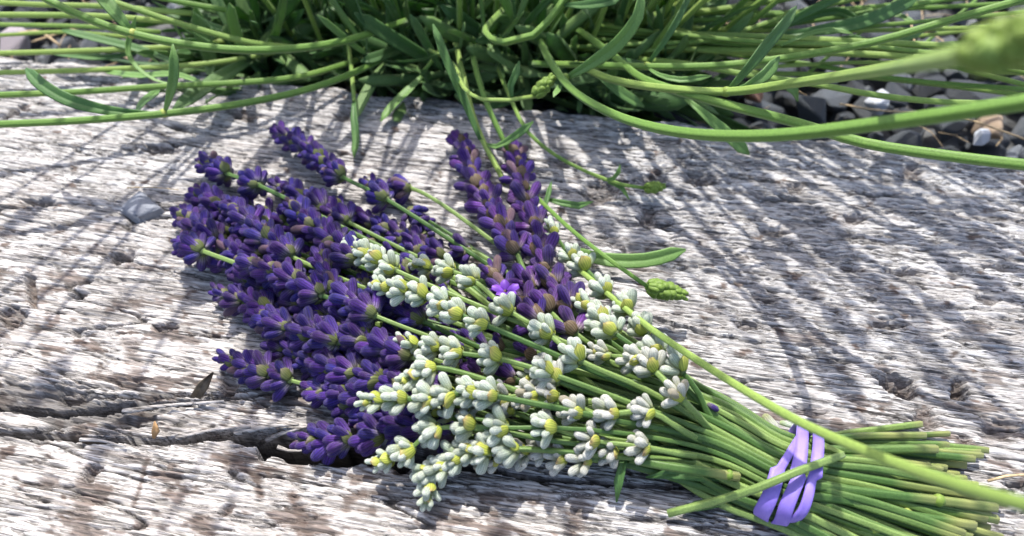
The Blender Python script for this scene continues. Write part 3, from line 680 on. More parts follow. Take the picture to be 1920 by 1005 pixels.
# kind, whorl positions in the photo from tip to base, heights in mm (tip, base), number of buds, bud size, label
SPRIGS = [
 ('P', [(530, 252), (560, 270), (600, 298), (640, 330), (722, 372)], 7, 15, 8, 1.0, 'purple lavender sprig whose tip points highest and farthest up the timber'),
 ('P', [(392, 308), (425, 325), (482, 346)], 7, 14, 9, 1.05, 'purple lavender sprig with short blunt head at the upper left of the bunch'),
 ('P', [(378, 372), (412, 388), (452, 402), (500, 425)], 5, 9, 9, 1.1, 'purple lavender sprig just below the short blunt head at upper left'),
 ('P', [(352, 408), (378, 432), (405, 452)], 6, 9, 9, 1.1, 'purple lavender sprig at the left shoulder of the bunch, above the leftmost stem'),
 ('P', [(352, 462), (378, 470)], 10, 14, 10, 1.1, 'leftmost purple lavender sprig, its bare stem showing below a round head'),
 ('P', [(530, 355), (565, 372), (605, 392), (650, 415)], 6, 11, 9, 1.05, 'purple lavender sprig lying under the highest pointing one'),
 ('P', [(445, 395), (472, 420), (505, 450), (545, 480)], 12, 17, 9, 1.1, 'purple lavender sprig on top of the upper left of the purple mass'),
 ('P', [(555, 395), (590, 425), (630, 455), (668, 485)], 13, 18, 9, 1.1, 'purple lavender sprig on top of the mass, left of the topmost white tip'),
 ('P', [(700, 350), (728, 362), (765, 352)], 5, 8, 8, 1.0, 'purple lavender sprig tucked behind the highest one, near the gap of bare timber'),
 ('P', [(480, 500), (520, 510), (560, 530), (600, 552)], 14, 18, 9, 1.1, 'purple lavender sprig across the middle of the purple mass'),
 ('P', [(420, 468), (455, 485), (490, 480), (530, 470)], 8, 12, 8, 1.0, 'purple lavender sprig beside the leftmost bare stem'),
 ('P', [(610, 490), (625, 545), (660, 565), (700, 590)], 15, 19, 9, 1.1, 'purple lavender sprig with brown papery bracts left of the white chain'),
 ('P', [(425, 555), (455, 565), (500, 580)], 5, 8, 8, 1.0, 'low purple lavender sprig poking out left at mid height of the mass'),
 ('P', [(500, 600), (540, 615), (585, 625), (630, 640)], 9, 14, 10, 1.1, 'purple lavender sprig with dense round tip on the lower left edge'),
 ('P', [(565, 570), (605, 590), (650, 605), (690, 625)], 10, 14, 9, 1.1, 'purple lavender sprig in the shaded middle of the mass'),
 ('P', [(690, 540), (720, 560), (752, 575), (790, 600)], 12, 15, 8, 1.0, 'purple lavender sprig right under the upper white chain'),
 ('P', [(442, 680), (475, 692), (500, 702), (540, 712)], 4, 6, 7, 1.0, 'lone purple lavender sprig sticking out left above the long crack'),
 ('P', [(590, 680), (625, 690), (665, 700), (710, 712)], 8, 12, 9, 1.1, 'purple lavender sprig on the lower left flank of the mass'),
 ('P', [(640, 625), (685, 640), (725, 655), (765, 668)], 13, 16, 9, 1.1, 'purple lavender sprig beside the middle white tips'),
 ('P', [(610, 735), (650, 738), (690, 745), (735, 755)], 6, 9, 9, 1.05, 'purple lavender sprig above the deep end of the crack'),
 ('P', [(590, 826), (622, 826), (655, 824), (712, 818), (765, 806)], 3, 7, 7, 1.05, 'lowest purple lavender sprig, lying along the open crack'),
 ('P', [(680, 690), (715, 715), (755, 730), (800, 740)], 10, 13, 9, 1.05, 'purple lavender sprig left of the lower white tips'),
 ('P', [(735, 690), (760, 700), (800, 722), (840, 735)], 9, 12, 8, 1.0, 'purple lavender sprig peeping between the two lower white chains'),
 ('P', [(700, 785), (745, 790), (800, 805), (850, 815)], 6, 9, 8, 1.0, 'purple lavender sprig below the lower white chain'),
 ('P', [(755, 470), (785, 478), (830, 482), (878, 470)], 5, 9, 7, 1.0, 'purple lavender sprig between the white tip and the tall pair'),
 ('P', [(800, 440), (790, 415), (770, 395)], 4, 6, 6, .9, 'small purple lavender sprig at the bare timber notch'),
 ('V', [(866, 272), (882, 315), (896, 350), (920, 388), (945, 428), (968, 472), (998, 540), (1030, 582), (1075, 622)], 5, 16, 7, 1.2, 'taller left one of the pair of purple sprigs pointing up on the right'),
 ('V', [(968, 290), (976, 335), (988, 380), (1005, 425), (1018, 478), (1040, 535), (1070, 580)], 6, 14, 7, 1.2, 'right one of the pair of purple sprigs pointing up, touching white flowers'),
 ('V', [(930, 520), (952, 555), (985, 580), (1010, 600)], 12, 15, 7, 1.15, 'purple lavender sprig with one open bright violet flower'),
 ('V', [(860, 690), (900, 705), (960, 712)], 8, 11, 7, .95, 'purple lavender sprig mostly hidden among the middle white flowers'),
 ('V', [(880, 640), (940, 655), (1000, 668)], 7, 10, 6, .9, 'purple lavender sprig deep under the crossing white stems'),
 ('V', [(840, 560), (880, 590), (930, 610)], 8, 10, 6, .9, 'purple lavender sprig shaded below the upper white chain'),
 ('W', [(668, 466), (690, 478), (712, 490), (738, 505)], 20, 23, 8, .98, 'white lavender sprig with the topmost left tip over the purple mass'),
 ('W', [(728, 540), (758, 547), (795, 555), (835, 570), (862, 590), (908, 608)], 23, 25, 8, 1.0, 'white lavender sprig forming the dense upper chain'),
 ('W', [(802, 500), (845, 508), (888, 526), (956, 584), (1030, 627), (1085, 674)], 19, 23, 8, 1.0, 'white lavender sprig with widely spaced whorls above the dense upper chain'),
 ('W', [(778, 646), (818, 652), (860, 662), (932, 672), (1030, 700)], 19, 22, 8, 1.0, 'white lavender sprig in the middle with a large round fourth whorl'),
 ('W', [(782, 706), (810, 690)], 21, 22, 8, 1.02, 'short white lavender sprig tip above the long lower white chain'),
 ('W', [(712, 752), (756, 748), (806, 748), (845, 740), (890, 737), (925, 742)], 20, 23, 8, 1.0, 'white lavender sprig forming the long lower chain, reaching farthest left'),
 ('W', [(732, 860), (770, 842), (818, 804)], 10, 16, 8, 1.0, 'white lavender sprig with three spread whorls hanging over the crack'),
 ('W', [(806, 912), (805, 882), (832, 876), (858, 856), (885, 846), (912, 848), (965, 842)], 7, 14, 8, .95, 'lowest white lavender sprig, its tip bent down onto the timber'),
 ('W', [(842, 780), (885, 798), (945, 802), (1035, 802)], 15, 19, 7, .98, 'white lavender sprig just below the long lower chain'),
 ('W', [(1040, 438), (1072, 484), (1098, 504), (1138, 548), (1178, 580), (1208, 622), (1236, 662), (1276, 694)], 12, 20, 8, 1.02, 'white lavender sprig highest on the right edge beside the loose stem'),
 ('W', [(1104, 576), (1130, 600), (1150, 622)], 18, 21, 8, 1.05, 'white lavender sprig with big open whorls next to the purple pair'),
 ('D', [(1137, 666), (1197, 674), (1224, 692), (1276, 745)], 19, 21, 9, .98, 'white lavender sprig with dark bud tips at the right of the flowers'),
 ('D', [(1000, 750), (1040, 742), (1087, 773), (1151, 776), (1218, 772)], 18, 19, 8, .95, 'white lavender sprig with dark speckled bud tips over the middle stems'),
 ('D', [(960, 770), (1035, 802), (1116, 826), (1210, 838)], 14, 15, 7, .95, 'white lavender sprig with spaced speckled whorls above the hanging leaf'),
 ('D', [(930, 862), (985, 850), (1022, 846), (1057, 860), (1100, 864), (1150, 842)], 8, 11, 7, .92, 'shaded white lavender sprig along the lower edge of the bunch'),
 ('D', [(1010, 700), (1030, 690), (1045, 712)], 19, 20, 8, .95, 'white lavender sprig ending in one speckled cluster amid the stems'),
 ('D', [(900, 755), (950, 745), (1000, 738)], 17, 19, 7, .95, 'white lavender sprig at the right end of the long lower chain'),
]

def lateral(p): return (p - BC).dot(LAT) * 1000
def assign():
    order = sorted(range(len(SPRIGS)), key=lambda i: -(SPRIGS[i][3] + (8 if SPRIGS[i][0] in 'WD' else 0)))
    free = list(range(len(SLOTS))); res = {}
    for i in order:
        kd, wh, z0, z1 = SPRIGS[i][:4]
        L = lateral(P(*wh[-1], z1)); want = max(-13.5, min(13.5, L * .30 + 2.5))
        row = 5 if kd in 'WD' and z1 > 18 else 4 if kd in 'WD' else 3 if z1 > 13 else 2
        best = min(free, key=lambda k: abs(SLOTS[k][0] - want) + 2.2 * abs(SLOTS[k][2] - row))
        free.remove(best); res[i] = best
    return res, free
ASG, FREE = assign()

def cut_path(slot, last=None):
    l, z, row = SLOTS[slot]
    a = BC + LAT * (l * .001); a.z = z * .001
    pre = a - AXL * .021 + LAT * (l * .00016); pre.z = z * .00105 + .0012
    far = random.uniform(.034, .054)
    fan = 1.0 + random.uniform(.55, 1.0) + (.5 if l > 3 else 0)
    e = BC + AX * far + LAT * (l * .001 * fan + random.uniform(-.0025, .0025) - .003)
    e.z = max(.0016, z * .001 * random.uniform(.45, .95) + random.uniform(-.001, .001))
    return pre, a, e

def stem_obj(parent, pts, rad, name='stem', ends=True):
    V, F, pp = tube(pts, rad, .0035, 16, .15, 0.0, random.uniform(0, 1.5))
    o = obj(name, V, F, M_STEM, parent)
    at = o.data.attributes.new('tint', 'FLOAT', 'POINT')
    n = len(pp); t = np.zeros(len(V), np.float32)
    if ends:
        k = random.choice((0, 0, 2, 4, 6)); 
        for i in range(n - k, n): t[i * 16:(i + 1) * 16] = random.uniform(.35, .8) if k else 0
        t[(n - 1) * 16:] = .9
    at.data.foreach_set('value', t)
    return o

for i, (kd, wh, z0, z1, nb, size, label) in enumerate(SPRIGS):
    rd = random.Random(100 + i)
    pts = [P(px, py, z0 + (z1 - z0) * k / max(1, len(wh) - 1)) for k, (px, py) in enumerate(wh)]
    for p in pts:                                     # rest on the timber, never in it
        wz = wood_z(p)
        if wz is not None: p.z = max(p.z, wz + .0032)
    pre, a, e = cut_path(ASG[i])
    root = empty('lavender_sprig', e, label, 'lavender sprig', 'white lavender sprigs in the bunch' if kd in 'WD' else 'purple lavender sprigs in the bunch')
    r = random.uniform(.00072, .00094)
    last = pts[-1]
    mid = last.lerp(pre, .5) + Vector((random.uniform(-.001, .001), random.uniform(-.0015, .0015), .001))
    if kd in 'PV': mid.z = max(.004, mid.z - .0045)
    path = pts + [mid, pre, a, a.lerp(e, .5) + Vector((0, random.uniform(-.0008, .0008), random.uniform(-.0002, .0010))), e]
    rads = [r * .55] + [r * .8] * (len(pts) - 1) + [r * .92, r, r, r * 1.03, r * 1.06]
    stem_obj(root, path, rads)
    for k, p in enumerate(pts):
        ax = (pts[max(k - 1, 0)] - pts[min(k + 1, len(pts) - 1)])
        ax = ax.normalized() if ax.length > 1e-6 else (last - pre).normalized()
        ax = (ax * .8 + (last - pre).normalized() * .2).normalized()
        wz = wood_z(p)
        if k == 0:
            whorl(root, p, ax, kd, size * .9, max(5, nb - 2), .45, rd)
            whorl(root, p + ax * .0032, ax, kd, size * .68, 4, .7, rd)
        else:
            whorl(root, p, ax, kd, size * (1 + .05 * min(k, 2)), nb + (6 if kd == 'P' else 1 if kd == 'V' else 4), 0.05, rd)
        if k and kd in 'PV':
            gap = (pts[k - 1] - p).length
            m_ = int(gap / (.0044 if kd == 'P' else .0056)) if gap < .017 else 0
            for q_ in range(1, m_): whorl(root, p.lerp(pts[k - 1], q_ / m_), ax, kd, size * .97, nb + (1 if kd == 'P' else 0), .1, rd)
    if label.endswith('open bright violet flower'):
        # corolla: two-lipped flower with five lobes
        c0 = P(948, 546, 21)
        for j in range(5):
            a0 = j * 1.257 + .4; V, F = [], []
            for u in range(4):
                for v in range(5):
                    f = u / 3; g = v / 4 * 2 - 1
                    wdt = .0014 * math.sin(.5 + f * 2.0)
                    d = Vector((math.cos(a0), math.sin(a0) * .8, .35 + .2 * math.sin(f * 3))) * (.0006 + .0034 * f)
                    sd = Vector((-math.sin(a0), math.cos(a0), .1)) * (g * wdt)
                    V.append(c0 + d + sd + Vector((0, 0, -.0006 * g * g + .0003 * math.sin(g * 6))))
            for u in range(3):
                for v in range(4): F.append((u * 5 + v, u * 5 + v + 1, (u + 1) * 5 + v + 1, (u + 1) * 5 + v))
            obj('petal', V, F, M_PETAL, root)

# spare cut stems filling the bunch (their heads are buried under the others)
hid = [(425, 492), (468, 530), (530, 655), (635, 392), (688, 418), (590, 556), (648, 712), (470, 390), (730, 440), (470, 455), (400, 420), (560, 590), (620, 700), (700, 560), (660, 760), (560, 470), (620, 520), (660, 650), (600, 600), (720, 620), (680, 730), (640, 440), (760, 560), (520, 540), (820, 620), (700, 480), (560, 650), (740, 500), (780, 680), (850, 780), (780, 740)]
for j, k in enumerate(sorted(FREE, key=lambda k: -SLOTS[k][2])[:30]):
    pre, a, e = cut_path(k)
    hx, hy = hid[j]
    want = [P(hx, hy, 5), P(hx + 32, hy + 14, 6), P(hx + 64, hy + 28, 6.5), P(hx + 95, hy + 40, 7)]
    root = empty('lavender_sprig', e, 'purple lavender sprig lying buried under the purple mass of the bunch', 'lavender sprig', 'buried purple sprigs')
    r = .0010
    stem_obj(root, want + [want[-1].lerp(pre, .5), pre, a, e], [r * .6, r * .8, r * .85, r * .9, r, r, r, r * 1.05])
    rd = random.Random(900 + j)
    for q, p in enumerate(want):
        wz = wood_z(p)
        if wz is not None: p.z = max(p.z, wz + .003)
        whorl(root, p, (want[0] - want[2]).normalized(), 'P', 1.05, 8, .15, rd)

# loose leaves and stems lying in the bunch
def leaf_thing(name, pix, width, label, mat=M_LEAF, roll=0, cat='leaf', group=None, **kw):
    pts = [P(*p) for p in pix]
    V, F = leaf_geo(pts, width, roll, **kw)
    o = obj(name, V, F, mat, None, pts[0]); tag(o, label, cat, group); return o
leaf_thing('lavender_leaf', [(1175, 838, 9), (1168, 870, 9), (1160, 905, 6), (1156, 942, 2.5)], .0026, 'single narrow green leaf hanging straight down from the lower edge of the bunch', roll=.3)
leaf_thing('lavender_leaf', [(1400, 897, 6), (1320, 893, 7), (1255, 888, 7), (1211, 895, 5)], .0028, 'blunt green leaf lying below the pale jointed stem, left of the band', roll=-.3)
leaf_thing('lavender_leaf', [(1390, 935, 3), (1330, 945, 2.5), (1280, 955, 2)], .0028, 'dark green leaf in the shadow under the bunch', roll=.2)
def loose_stem(pix, r, label, name='loose_stem', tint=True, mat=None):
    pts = [P(*p) for p in pix]
    root = empty(name, pts[-1], label, 'stem')
    stem_obj(root, pts, [r] * len(pts), 'stalk', tint); return root
rt = loose_stem([(1182, 860, 10), (1240, 872, 11), (1320, 884, 11), (1386, 894, 10)], .0011, 'short pale jointed stem lying on the lower edge of the bunch')
V, F, _ = tube([P(1362, 890, 10.3), P(1367, 891, 10.3), P(1372, 892, 10.2)], [.0012, .0015, .0012], .0006, 10, 0); obj('joint', V, F, M_LIME, rt)
rt = loose_stem([(1252, 963, 2.5), (1340, 940, 7), (1420, 915, 13), (1490, 886, 16.5), (1560, 860, 14), (1578, 853, 12), (1555, 842, 11), (1522, 826, 9)], .00095, 'bent green stem folded over the violet rubber band', tint=False)
# side stems with yellow joints among the cut ends
for (pix, lab) in (([(1500, 905, 10), (1640, 925, 9), (1760, 938, 8), (1868, 952, 7)], 'pale yellow-green cut stem end reaching farthest to the lower right'),
                   ([(1490, 925, 9), (1600, 940, 8), (1700, 965, 7), (1828, 985, 6)], 'yellow-green cut stem with a swollen joint near the lower right corner'),
                   ([(1480, 945, 7), (1560, 960, 6), (1640, 990, 6), (1740, 1040, 5)], 'cut stem with a leafy joint running off the bottom edge')):
    rt = loose_stem(pix, .00115, lab)
    c = P(*pix[2]); d = (P(*pix[3]) - P(*pix[1])).normalized()
    V, F, _ = tube([c - d * .0012, c, c + d * .0012], [.0012, .0017, .0012], .0006, 10, 0); obj('joint', V, F, M_LIME, rt)

# long stem rising towards the viewer across the bunch
pts = [P(1085, 505, 14), P(1150, 560, 17), P(1215, 612, 22), P(1330, 690, 33), P(1420, 746, 43), P(1513, 798, 53), P(1623, 846, 64), P(1720, 884, 74), P(1913, 944, 92), P(2200, 1005, 112)]
CROSS = root = empty('crossing_stem', pts[0], 'long bright green stem crossing above the cut bunch, blurred at the right edge', 'stem')
V, F, _ = tube(pts, [.0009, .0009, .00095, .0010, .00105, .00105, .0011, .0011, .0011, .0011], .005, 12, .1); obj('stalk', V, F, M_BSTEM, root)

# fallen bits
def fallen_bud(px, py, z, kind, label, ang, scale=.0065):
    b = bpy.data.objects.new('fallen_bud', BUDS[kind][0]); p = P(px, py, z); b.location = p
    b.rotation_euler = (R(85), 0, ang); b.scale = (scale * .5, scale * .5, scale); link(b); tag(b, label, 'bud'); return b
fallen_bud(1432, 778, 3, 'D', 'fallen white bud on the timber just above the violet band', R(25), .006)
fallen_bud(1462, 792, 3, 'W', 'tiny withered white bud between the fallen bud and the band', R(70), .004)
fallen_bud(1326, 757, 13, 'P', 'small bluish purple bud dropped on the green stems', R(50), .0035)

# ------------------------------------------------------------------ rubber band
def rubber_band():
    hw = 12.7; hz = 6.3; cz = 5.9
    def section(th, grow=0):
        # flattened round cross-section of the bunch; th=0 at the top
        c, s = math.cos(th), math.sin(th)
        k = 2.5
        rr = (abs(s) ** k + abs(c) ** k) ** (-1 / k)
        y = (hw + grow) * s * rr; z = (hz + grow) * c * rr
        if c < 0: z *= .86
        return y, cz + z
    turns = 3; n = 240; V, F = [], []
    import bisect
    keys = [(0, -4.0), (.33, 1.0), (.66, 5.2), (1, -4.0)]
    for i in range(n):
        f = i / n; th = 2 * math.pi * turns * f + .35
        k = f * 3; j = int(k) % 3; ff = k - int(k); ff = ff * ff * (3 - 2 * ff)
        sp_ = .35 + .65 * (.5 + .5 * math.sin(th)); offs = [-5.6 * sp_, .0, 5.0 * sp_]; off = offs[j] + (offs[(j + 1) % 3] - offs[j]) * ff
        y, z = section(th, .8 + .45 * (j == 1) + .3 * math.sin(f * 31))
        # slant: strands run towards the flowers on the camera side
        off += -.20 * y + (1.2 * math.sin(th * 1.0 + 1.2 * j))
        wob = .25 * math.sin(f * 47) + .18 * math.sin(f * 83)
        c = BC + AX * ((off + wob) * .001) + LAT * (y * .001); c.z = max(.0008, z * .001)
        y2, z2 = section(th + .01, .8); nrm = (LAT * (-(z2 - section(th - .01, .8)[1])) * -1 + Vector((0, 0, 0)))
        ya, za = section(th - .02); yb, zb = section(th + .02)
        tn = (LAT * (yb - ya) + Vector((0, 0, zb - za))).normalized(); nr = AX.cross(tn); 
        out = (LAT * y + Vector((0, 0, z - cz)))
        if nr.dot(out) < 0: nr = -nr
        wdt = (.0018 if j == 0 else .0016 if j == 1 else .0011) + .0003 * math.sin(f * 19)
        sd = (AX + tn * .18).normalized()
        roll = .28 * math.sin(f * 23)
        sd2 = sd * math.cos(roll) + nr * math.sin(roll); nr2 = nr * math.cos(roll) - sd * math.sin(roll)
        for (a, b) in ((-1, .1), (-.92, .45), (-.4, .52), (.4, .52), (.92, .45), (1, .1), (.92, -.3), (-.92, -.3)):
            V.append(c + sd2 * (wdt * a) + nr2 * (.0008 * b))
    k = 8
    for i in range(n):
        i2 = (i + 1) % n
        for j in range(k): F.append((i * k + j, i2 * k + j, i2 * k + (j + 1) % k, i * k + (j + 1) % k))
    o = obj('rubber_band', V, F, M_BAND, None, BC)
    tag(o, 'violet rubber band wound three times round the cut green stems', 'rubber band')
rubber_band()

# ------------------------------------------------------------------ lavender bush behind the timber
BROOT = P(820, 60, -25)
bush = empty('lavender_bush', BROOT, 'large green lavender bush growing behind the timber, stems arching over it', 'lavender bush')

def lf(path_mm, width, parent, mat=None, roll=0.0, **kw):
    pts = [P(*p) for p in path_mm]
    V, F = leaf_geo(pts, width, roll, **kw)
    return obj('leaf', V, F, mat or M_LEAF, parent)

def bstem(path_mm, d, label=None, taper=.9):
    pts = [P(*p) for p in path_mm]
    n = len(pts)
    V, F, _ = tube(pts, [d * .0005 * (1 - (1 - taper) * i / (n - 1)) for i in range(n)], .006, 16, .14, 0, random.uniform(0, 1.5))
    o = obj('arching_stem', V, F, M_BSTEM, bush)
    if label: o['label'] = label
    return o

def node_ring(stem, px, py, z, d):
    c = P(px, py, z)
    V, F, _ = tube([c - Vector((.0012, 0, 0)), c, c + Vector((.0012, 0, 0))], [d * .0005, d * .00062, d * .0005], .0006, 10, 0)
    obj('joint', V, F, M_LIME, stem)

def bud_spike(parent, p0, p1, r, rows=6, seed=0):
    """closed green flower spike made of overlapping scale-like buds"""
    rd = random.Random(seed); V, F = [], []
    ax = p1 - p0; L = ax.length; ax = ax.normalized(); u = ax.orthogonal().normalized(); v = ax.cross(u)
    bm = BUDS['W'][0]; base = [Vector(x.co) for x in bm.vertices]; fs = [tuple(q.vertices) for q in bm.polygons]
    for i in range(rows):
        f = i / (rows - 1); rr = r * (.55 + .6 * math.sin(math.pi * (.2 + .65 * f))) * (1 - .35 * f)
        for k in range(6):
            a = 2 * math.pi * (k + .5 * (i % 2)) / 6 + rd.uniform(-.4, .4)
            dr = u * math.cos(a) + v * math.sin(a); d = (ax + dr * (.42 - .25 * f)).normalized()
            q = d.to_track_quat('Z', 'Y'); ln = L / rows * rd.uniform(1.7, 2.9); wd = rr * rd.uniform(.95, 1.4)
            o0 = p0 + ax * (L * f * .82) + dr * (rr * .45); n0 = len(V)
            for c in base: V.append(o0 + q @ Vector((c.x * wd, c.y * wd, c.z * ln)))
            F += [tuple(n0 + t for t in q2) for q2 in fs]
    return obj('flower_bud', V, F, M_LIME, parent)

# right side
s = bstem([(985, 15, 8), (1010, 70, 18), (1035, 120, 32), (1085, 178, 46), (1180, 226, 58), (1300, 251, 70), (1450, 254, 82), (1650, 232, 96), (1920, 192, 112), (2150, 150, 122)], 2.7, 'thick pale green stem sweeping right towards the viewer, blurred')
lf([(1062, 147, 38), (1110, 118, 46), (1160, 80, 54), (1195, 30, 62), (1204, -25, 68)], .0046, s, roll=.5)
lf([(1052, 152, 36), (1048, 165, 37), (1038, 182, 38)], .0026, s, roll=.2)
bud_spike(s, P(2145, 151, 122), P(2330, 110, 128), .0032, 8, 11)
node_ring(s, 1060, 146, 38, 2.8)
s = bstem([(1020, 20, 12), (1090, 60, 22), (1160, 112, 32), (1210, 150, 38), (1340, 190, 46), (1500, 232, 54), (1620, 268, 58), (1760, 290, 62), (1920, 309, 66), (2100, 325, 68)], 2.8, 'ridged bright stem running right along the far edge of the timber')
bud_spike(s, P(2096, 325, 68), P(2220, 338, 70), .0034, 8, 12)
lf([(1110, 128, 24), (1135, 150, 22), (1170, 178, 18), (1208, 200, 12)], .0048, s, roll=-.2)
s = bstem([(1000, 120, 18), (1100, 122, 28), (1210, 125, 36), (1330, 124, 42), (1450, 112, 48), (1640, 78, 58), (1780, 38, 66), (1950, -10, 74)], 2.4)
node_ring(s, 1213, 124, 36, 2.5)
lf([(1213, 122, 36), (1240, 85, 42), (1268, 40, 48), (1300, -25, 54)], .0032, s, roll=.7)
lf([(1213, 126, 36), (1235, 140, 38), (1275, 150, 40), (1335, 142, 40)], .0022, s, roll=.1)
s = bstem([(1080, 120, 24), (1150, 150, 34), (1250, 166, 42), (1362, 172, 50), (1480, 157, 66), (1640, 133, 98), (1780, 108, 136), (1860, 92, 146)], 2.5, 'stem with two upright leaves and a blurred bud at the right edge')
lf([(1364, 171, 50), (1400, 130, 55), (1440, 80, 60), (1470, 45, 63), (1494, 12, 65)], .0044, s, roll=.6)
lf([(1366, 174, 50), (1400, 165, 54), (1435, 140, 57), (1462, 106, 60)], .0038, s, roll=.3)
node_ring(s, 1362, 172, 50, 2.7)
bud_spike(s, P(1815, 100, 142), P(2010, 55, 150), .0024, 9, 4)
s = bstem([(1040, 50, 10), (1150, 58, 18), (1280, 64, 24), (1440, 70, 28), (1620, 79, 32), (1810, 88, 36), (2000, 96, 40)], 2.6)
lf([(1444, 66, 28), (1500, 30, 36), (1560, 0, 42), (1620, -30, 46)], .0034, s, roll=.5)
lf([(1448, 68, 28), (1530, 58, 32), (1620, 40, 36), (1720, -4, 40)], .0052, s, roll=.2)
s = bstem([(1180, 80, 10), (1310, 92, 20), (1460, 96, 26), (1640, 102, 30), (1830, 118, 34), (2000, 128, 38)], 2.4)
s = bstem([(1180, 110, 14), (1290, 120, 22), (1400, 140, 26), (1530, 158, 28), (1640, 178, 30), (1780, 192, 32), (1930, 192, 36)], 2.2)
lf([(1400, 140, 26), (1450, 150, 24), (1490, 170, 20), (1496, 190, 16)], .0036, s, roll=.1)
s = bstem([(1200, 30, 14), (1290, 26, 20), (1400, 10, 26), (1560, -18, 32)], 2.6)
lf([(1292, 28, 20), (1310, 5, 24), (1340, -25, 28)], .0046, s, roll=.4)
s = bstem([(1080, 90, 12), (1200, 96, 18), (1380, 62, 24), (1500, 22, 30), (1640, -10, 36)], 2.2)
lf([(1285, 185, 24), (1310, 205, 22), (1350, 240, 18), (1405, 290, 10)], .0046, s, roll=.1)
s = bstem([(1500, 150, 2), (1560, 100, 10), (1640, 40, 18), (1700, -20, 26)], 1.6)
s = bstem([(1700, 110, 0), (1760, 60, 8), (1830, 0, 18)], 1.5)
s = bstem([(1240, 60, 12), (1400, 52, 20), (1600, 28, 28), (1800, -6, 34), (1900, -25, 38)], 2.3)
s = bstem([(1350, 100, 12), (1500, 118, 18), (1700, 150, 22), (1930, 168, 26)], 1.9)
# finer stems in the tangle over the gravel
rs = random.Random(31)
for k in range(13):
    y0 = rs.uniform(10, 120); y2 = rs.uniform(-20, 185); z1 = rs.uniform(10, 34)
    ym = y0 * .45 + y2 * .45 + rs.uniform(-5, 22)
    s = bstem([(rs.uniform(1040, 1180), y0, z1 * .6), (1380 + rs.uniform(-60, 60), ym * .6 + y0 * .4 + 8, z1), (1640 + rs.uniform(-60, 60), ym, z1 + 4), (1960, y2, z1 + 10)], rs.uniform(1.5, 2.1))
    if k % 2 == 0:
        lx = rs.uniform(1250, 1600); ly = ym
        lf([(lx, ly, z1 + 2), (lx + 40, ly - 18, z1 + 5), (lx + 90, ly - 30, z1 + 8), (lx + 135, ly - 34 + rs.uniform(-20, 30), z1 + 9)], rs.uniform(.0022, .0034), s, roll=rs.uniform(-.3, .6))
# left side
s = bstem([(720, 110, 12), (640, 146, 20), (560, 172, 24), (430, 198, 27), (310, 213, 30), (150, 226, 32), (0, 233, 34), (-200, 240, 36)], 2.4, 'lowest arching stem on the left with a long curved leaf')
bud_spike(s, P(-196, 240, 36), P(-320, 246, 37), .0034, 8, 13)
lf([(290, 214, 30), (210, 208, 32), (130, 188, 35), (80, 160, 38), (48, 128, 40)], .0044, s, roll=-.35)
lf([(308, 212, 30), (318, 180, 38), (326, 140, 46), (324, 82, 54)], .0032, s, roll=.5)
node_ring(s, 308, 212, 30, 2.6)
lf([(255, 213, 30), (270, 190, 27), (300, 168, 24)], .0030, s, roll=.2)
s = bstem([(680, 110, 8), (560, 144, 14), (430, 156, 18), (300, 162, 20), (150, 172, 23), (0, 178, 26), (-200, 184, 28)], 2.3)
lf([(390, 160, 18), (330, 140, 18), (260, 142, 15), (195, 134, 12)], .0038, s, roll=.2)
lf([(360, 160, 18), (290, 150, 20), (240, 100, 26), (255, 30, 36)], .0022, s, roll=.6)
s = bstem([(560, 90, 6), (400, 118, 10), (200, 130, 13), (0, 136, 15), (-200, 140, 16)], 2.1)
lf([(330, 118, 10), (260, 92, 12), (180, 72, 14), (115, 56, 16)], .0042, s, roll=.1)
s = bstem([(480, 70, 6), (320, 88, 10), (140, 96, 12), (0, 100, 13), (-150, 104, 14)], 2.2)
lf([(270, 96, 10), (200, 108, 8), (140, 104, 8), (92, 98, 8)], .0038, s, roll=.1)
s = bstem([(760, 40, 22), (640, 78, 32), (540, 92, 38), (420, 92, 44), (250, 64, 52), (130, 20, 60), (20, -40, 68)], 2.6, 'topmost thick stem on the left with a folded leaf at its joint')
lf([(248, 62, 52), (225, 35, 56), (200, 5, 60), (170, -30, 64)], .0052, s, roll=.3)
node_ring(s, 248, 63, 52, 2.8)
s = bstem([(560, 90, 20), (470, 80, 28), (340, 45, 38), (210, 2, 48), (150, -20, 52)], 2.2)
lf([(470, 55, 20), (440, 60, 22), (400, 50, 25), (376, 34, 28)], .0034, s, roll=.1)
s = bstem([(320, 40, 24), (180, 30, 26), (60, 28, 28), (-100, 28, 30)], 2.3)
s = bstem([(300, 60, 14), (160, 50, 16), (0, 46, 18), (-120, 44, 18)], 2.0)
s = bstem([(250, 70, 8), (120, 60, 9), (0, 66, 10), (-120, 70, 10)], 1.8)
s = bstem([(360, 25, 30), (200, 12, 34), (60, 8, 38), (-80, 0, 40)], 2.2)
s = bstem([(430, 20, 30), (300, -4, 36), (200, -30, 40)], 2.2)
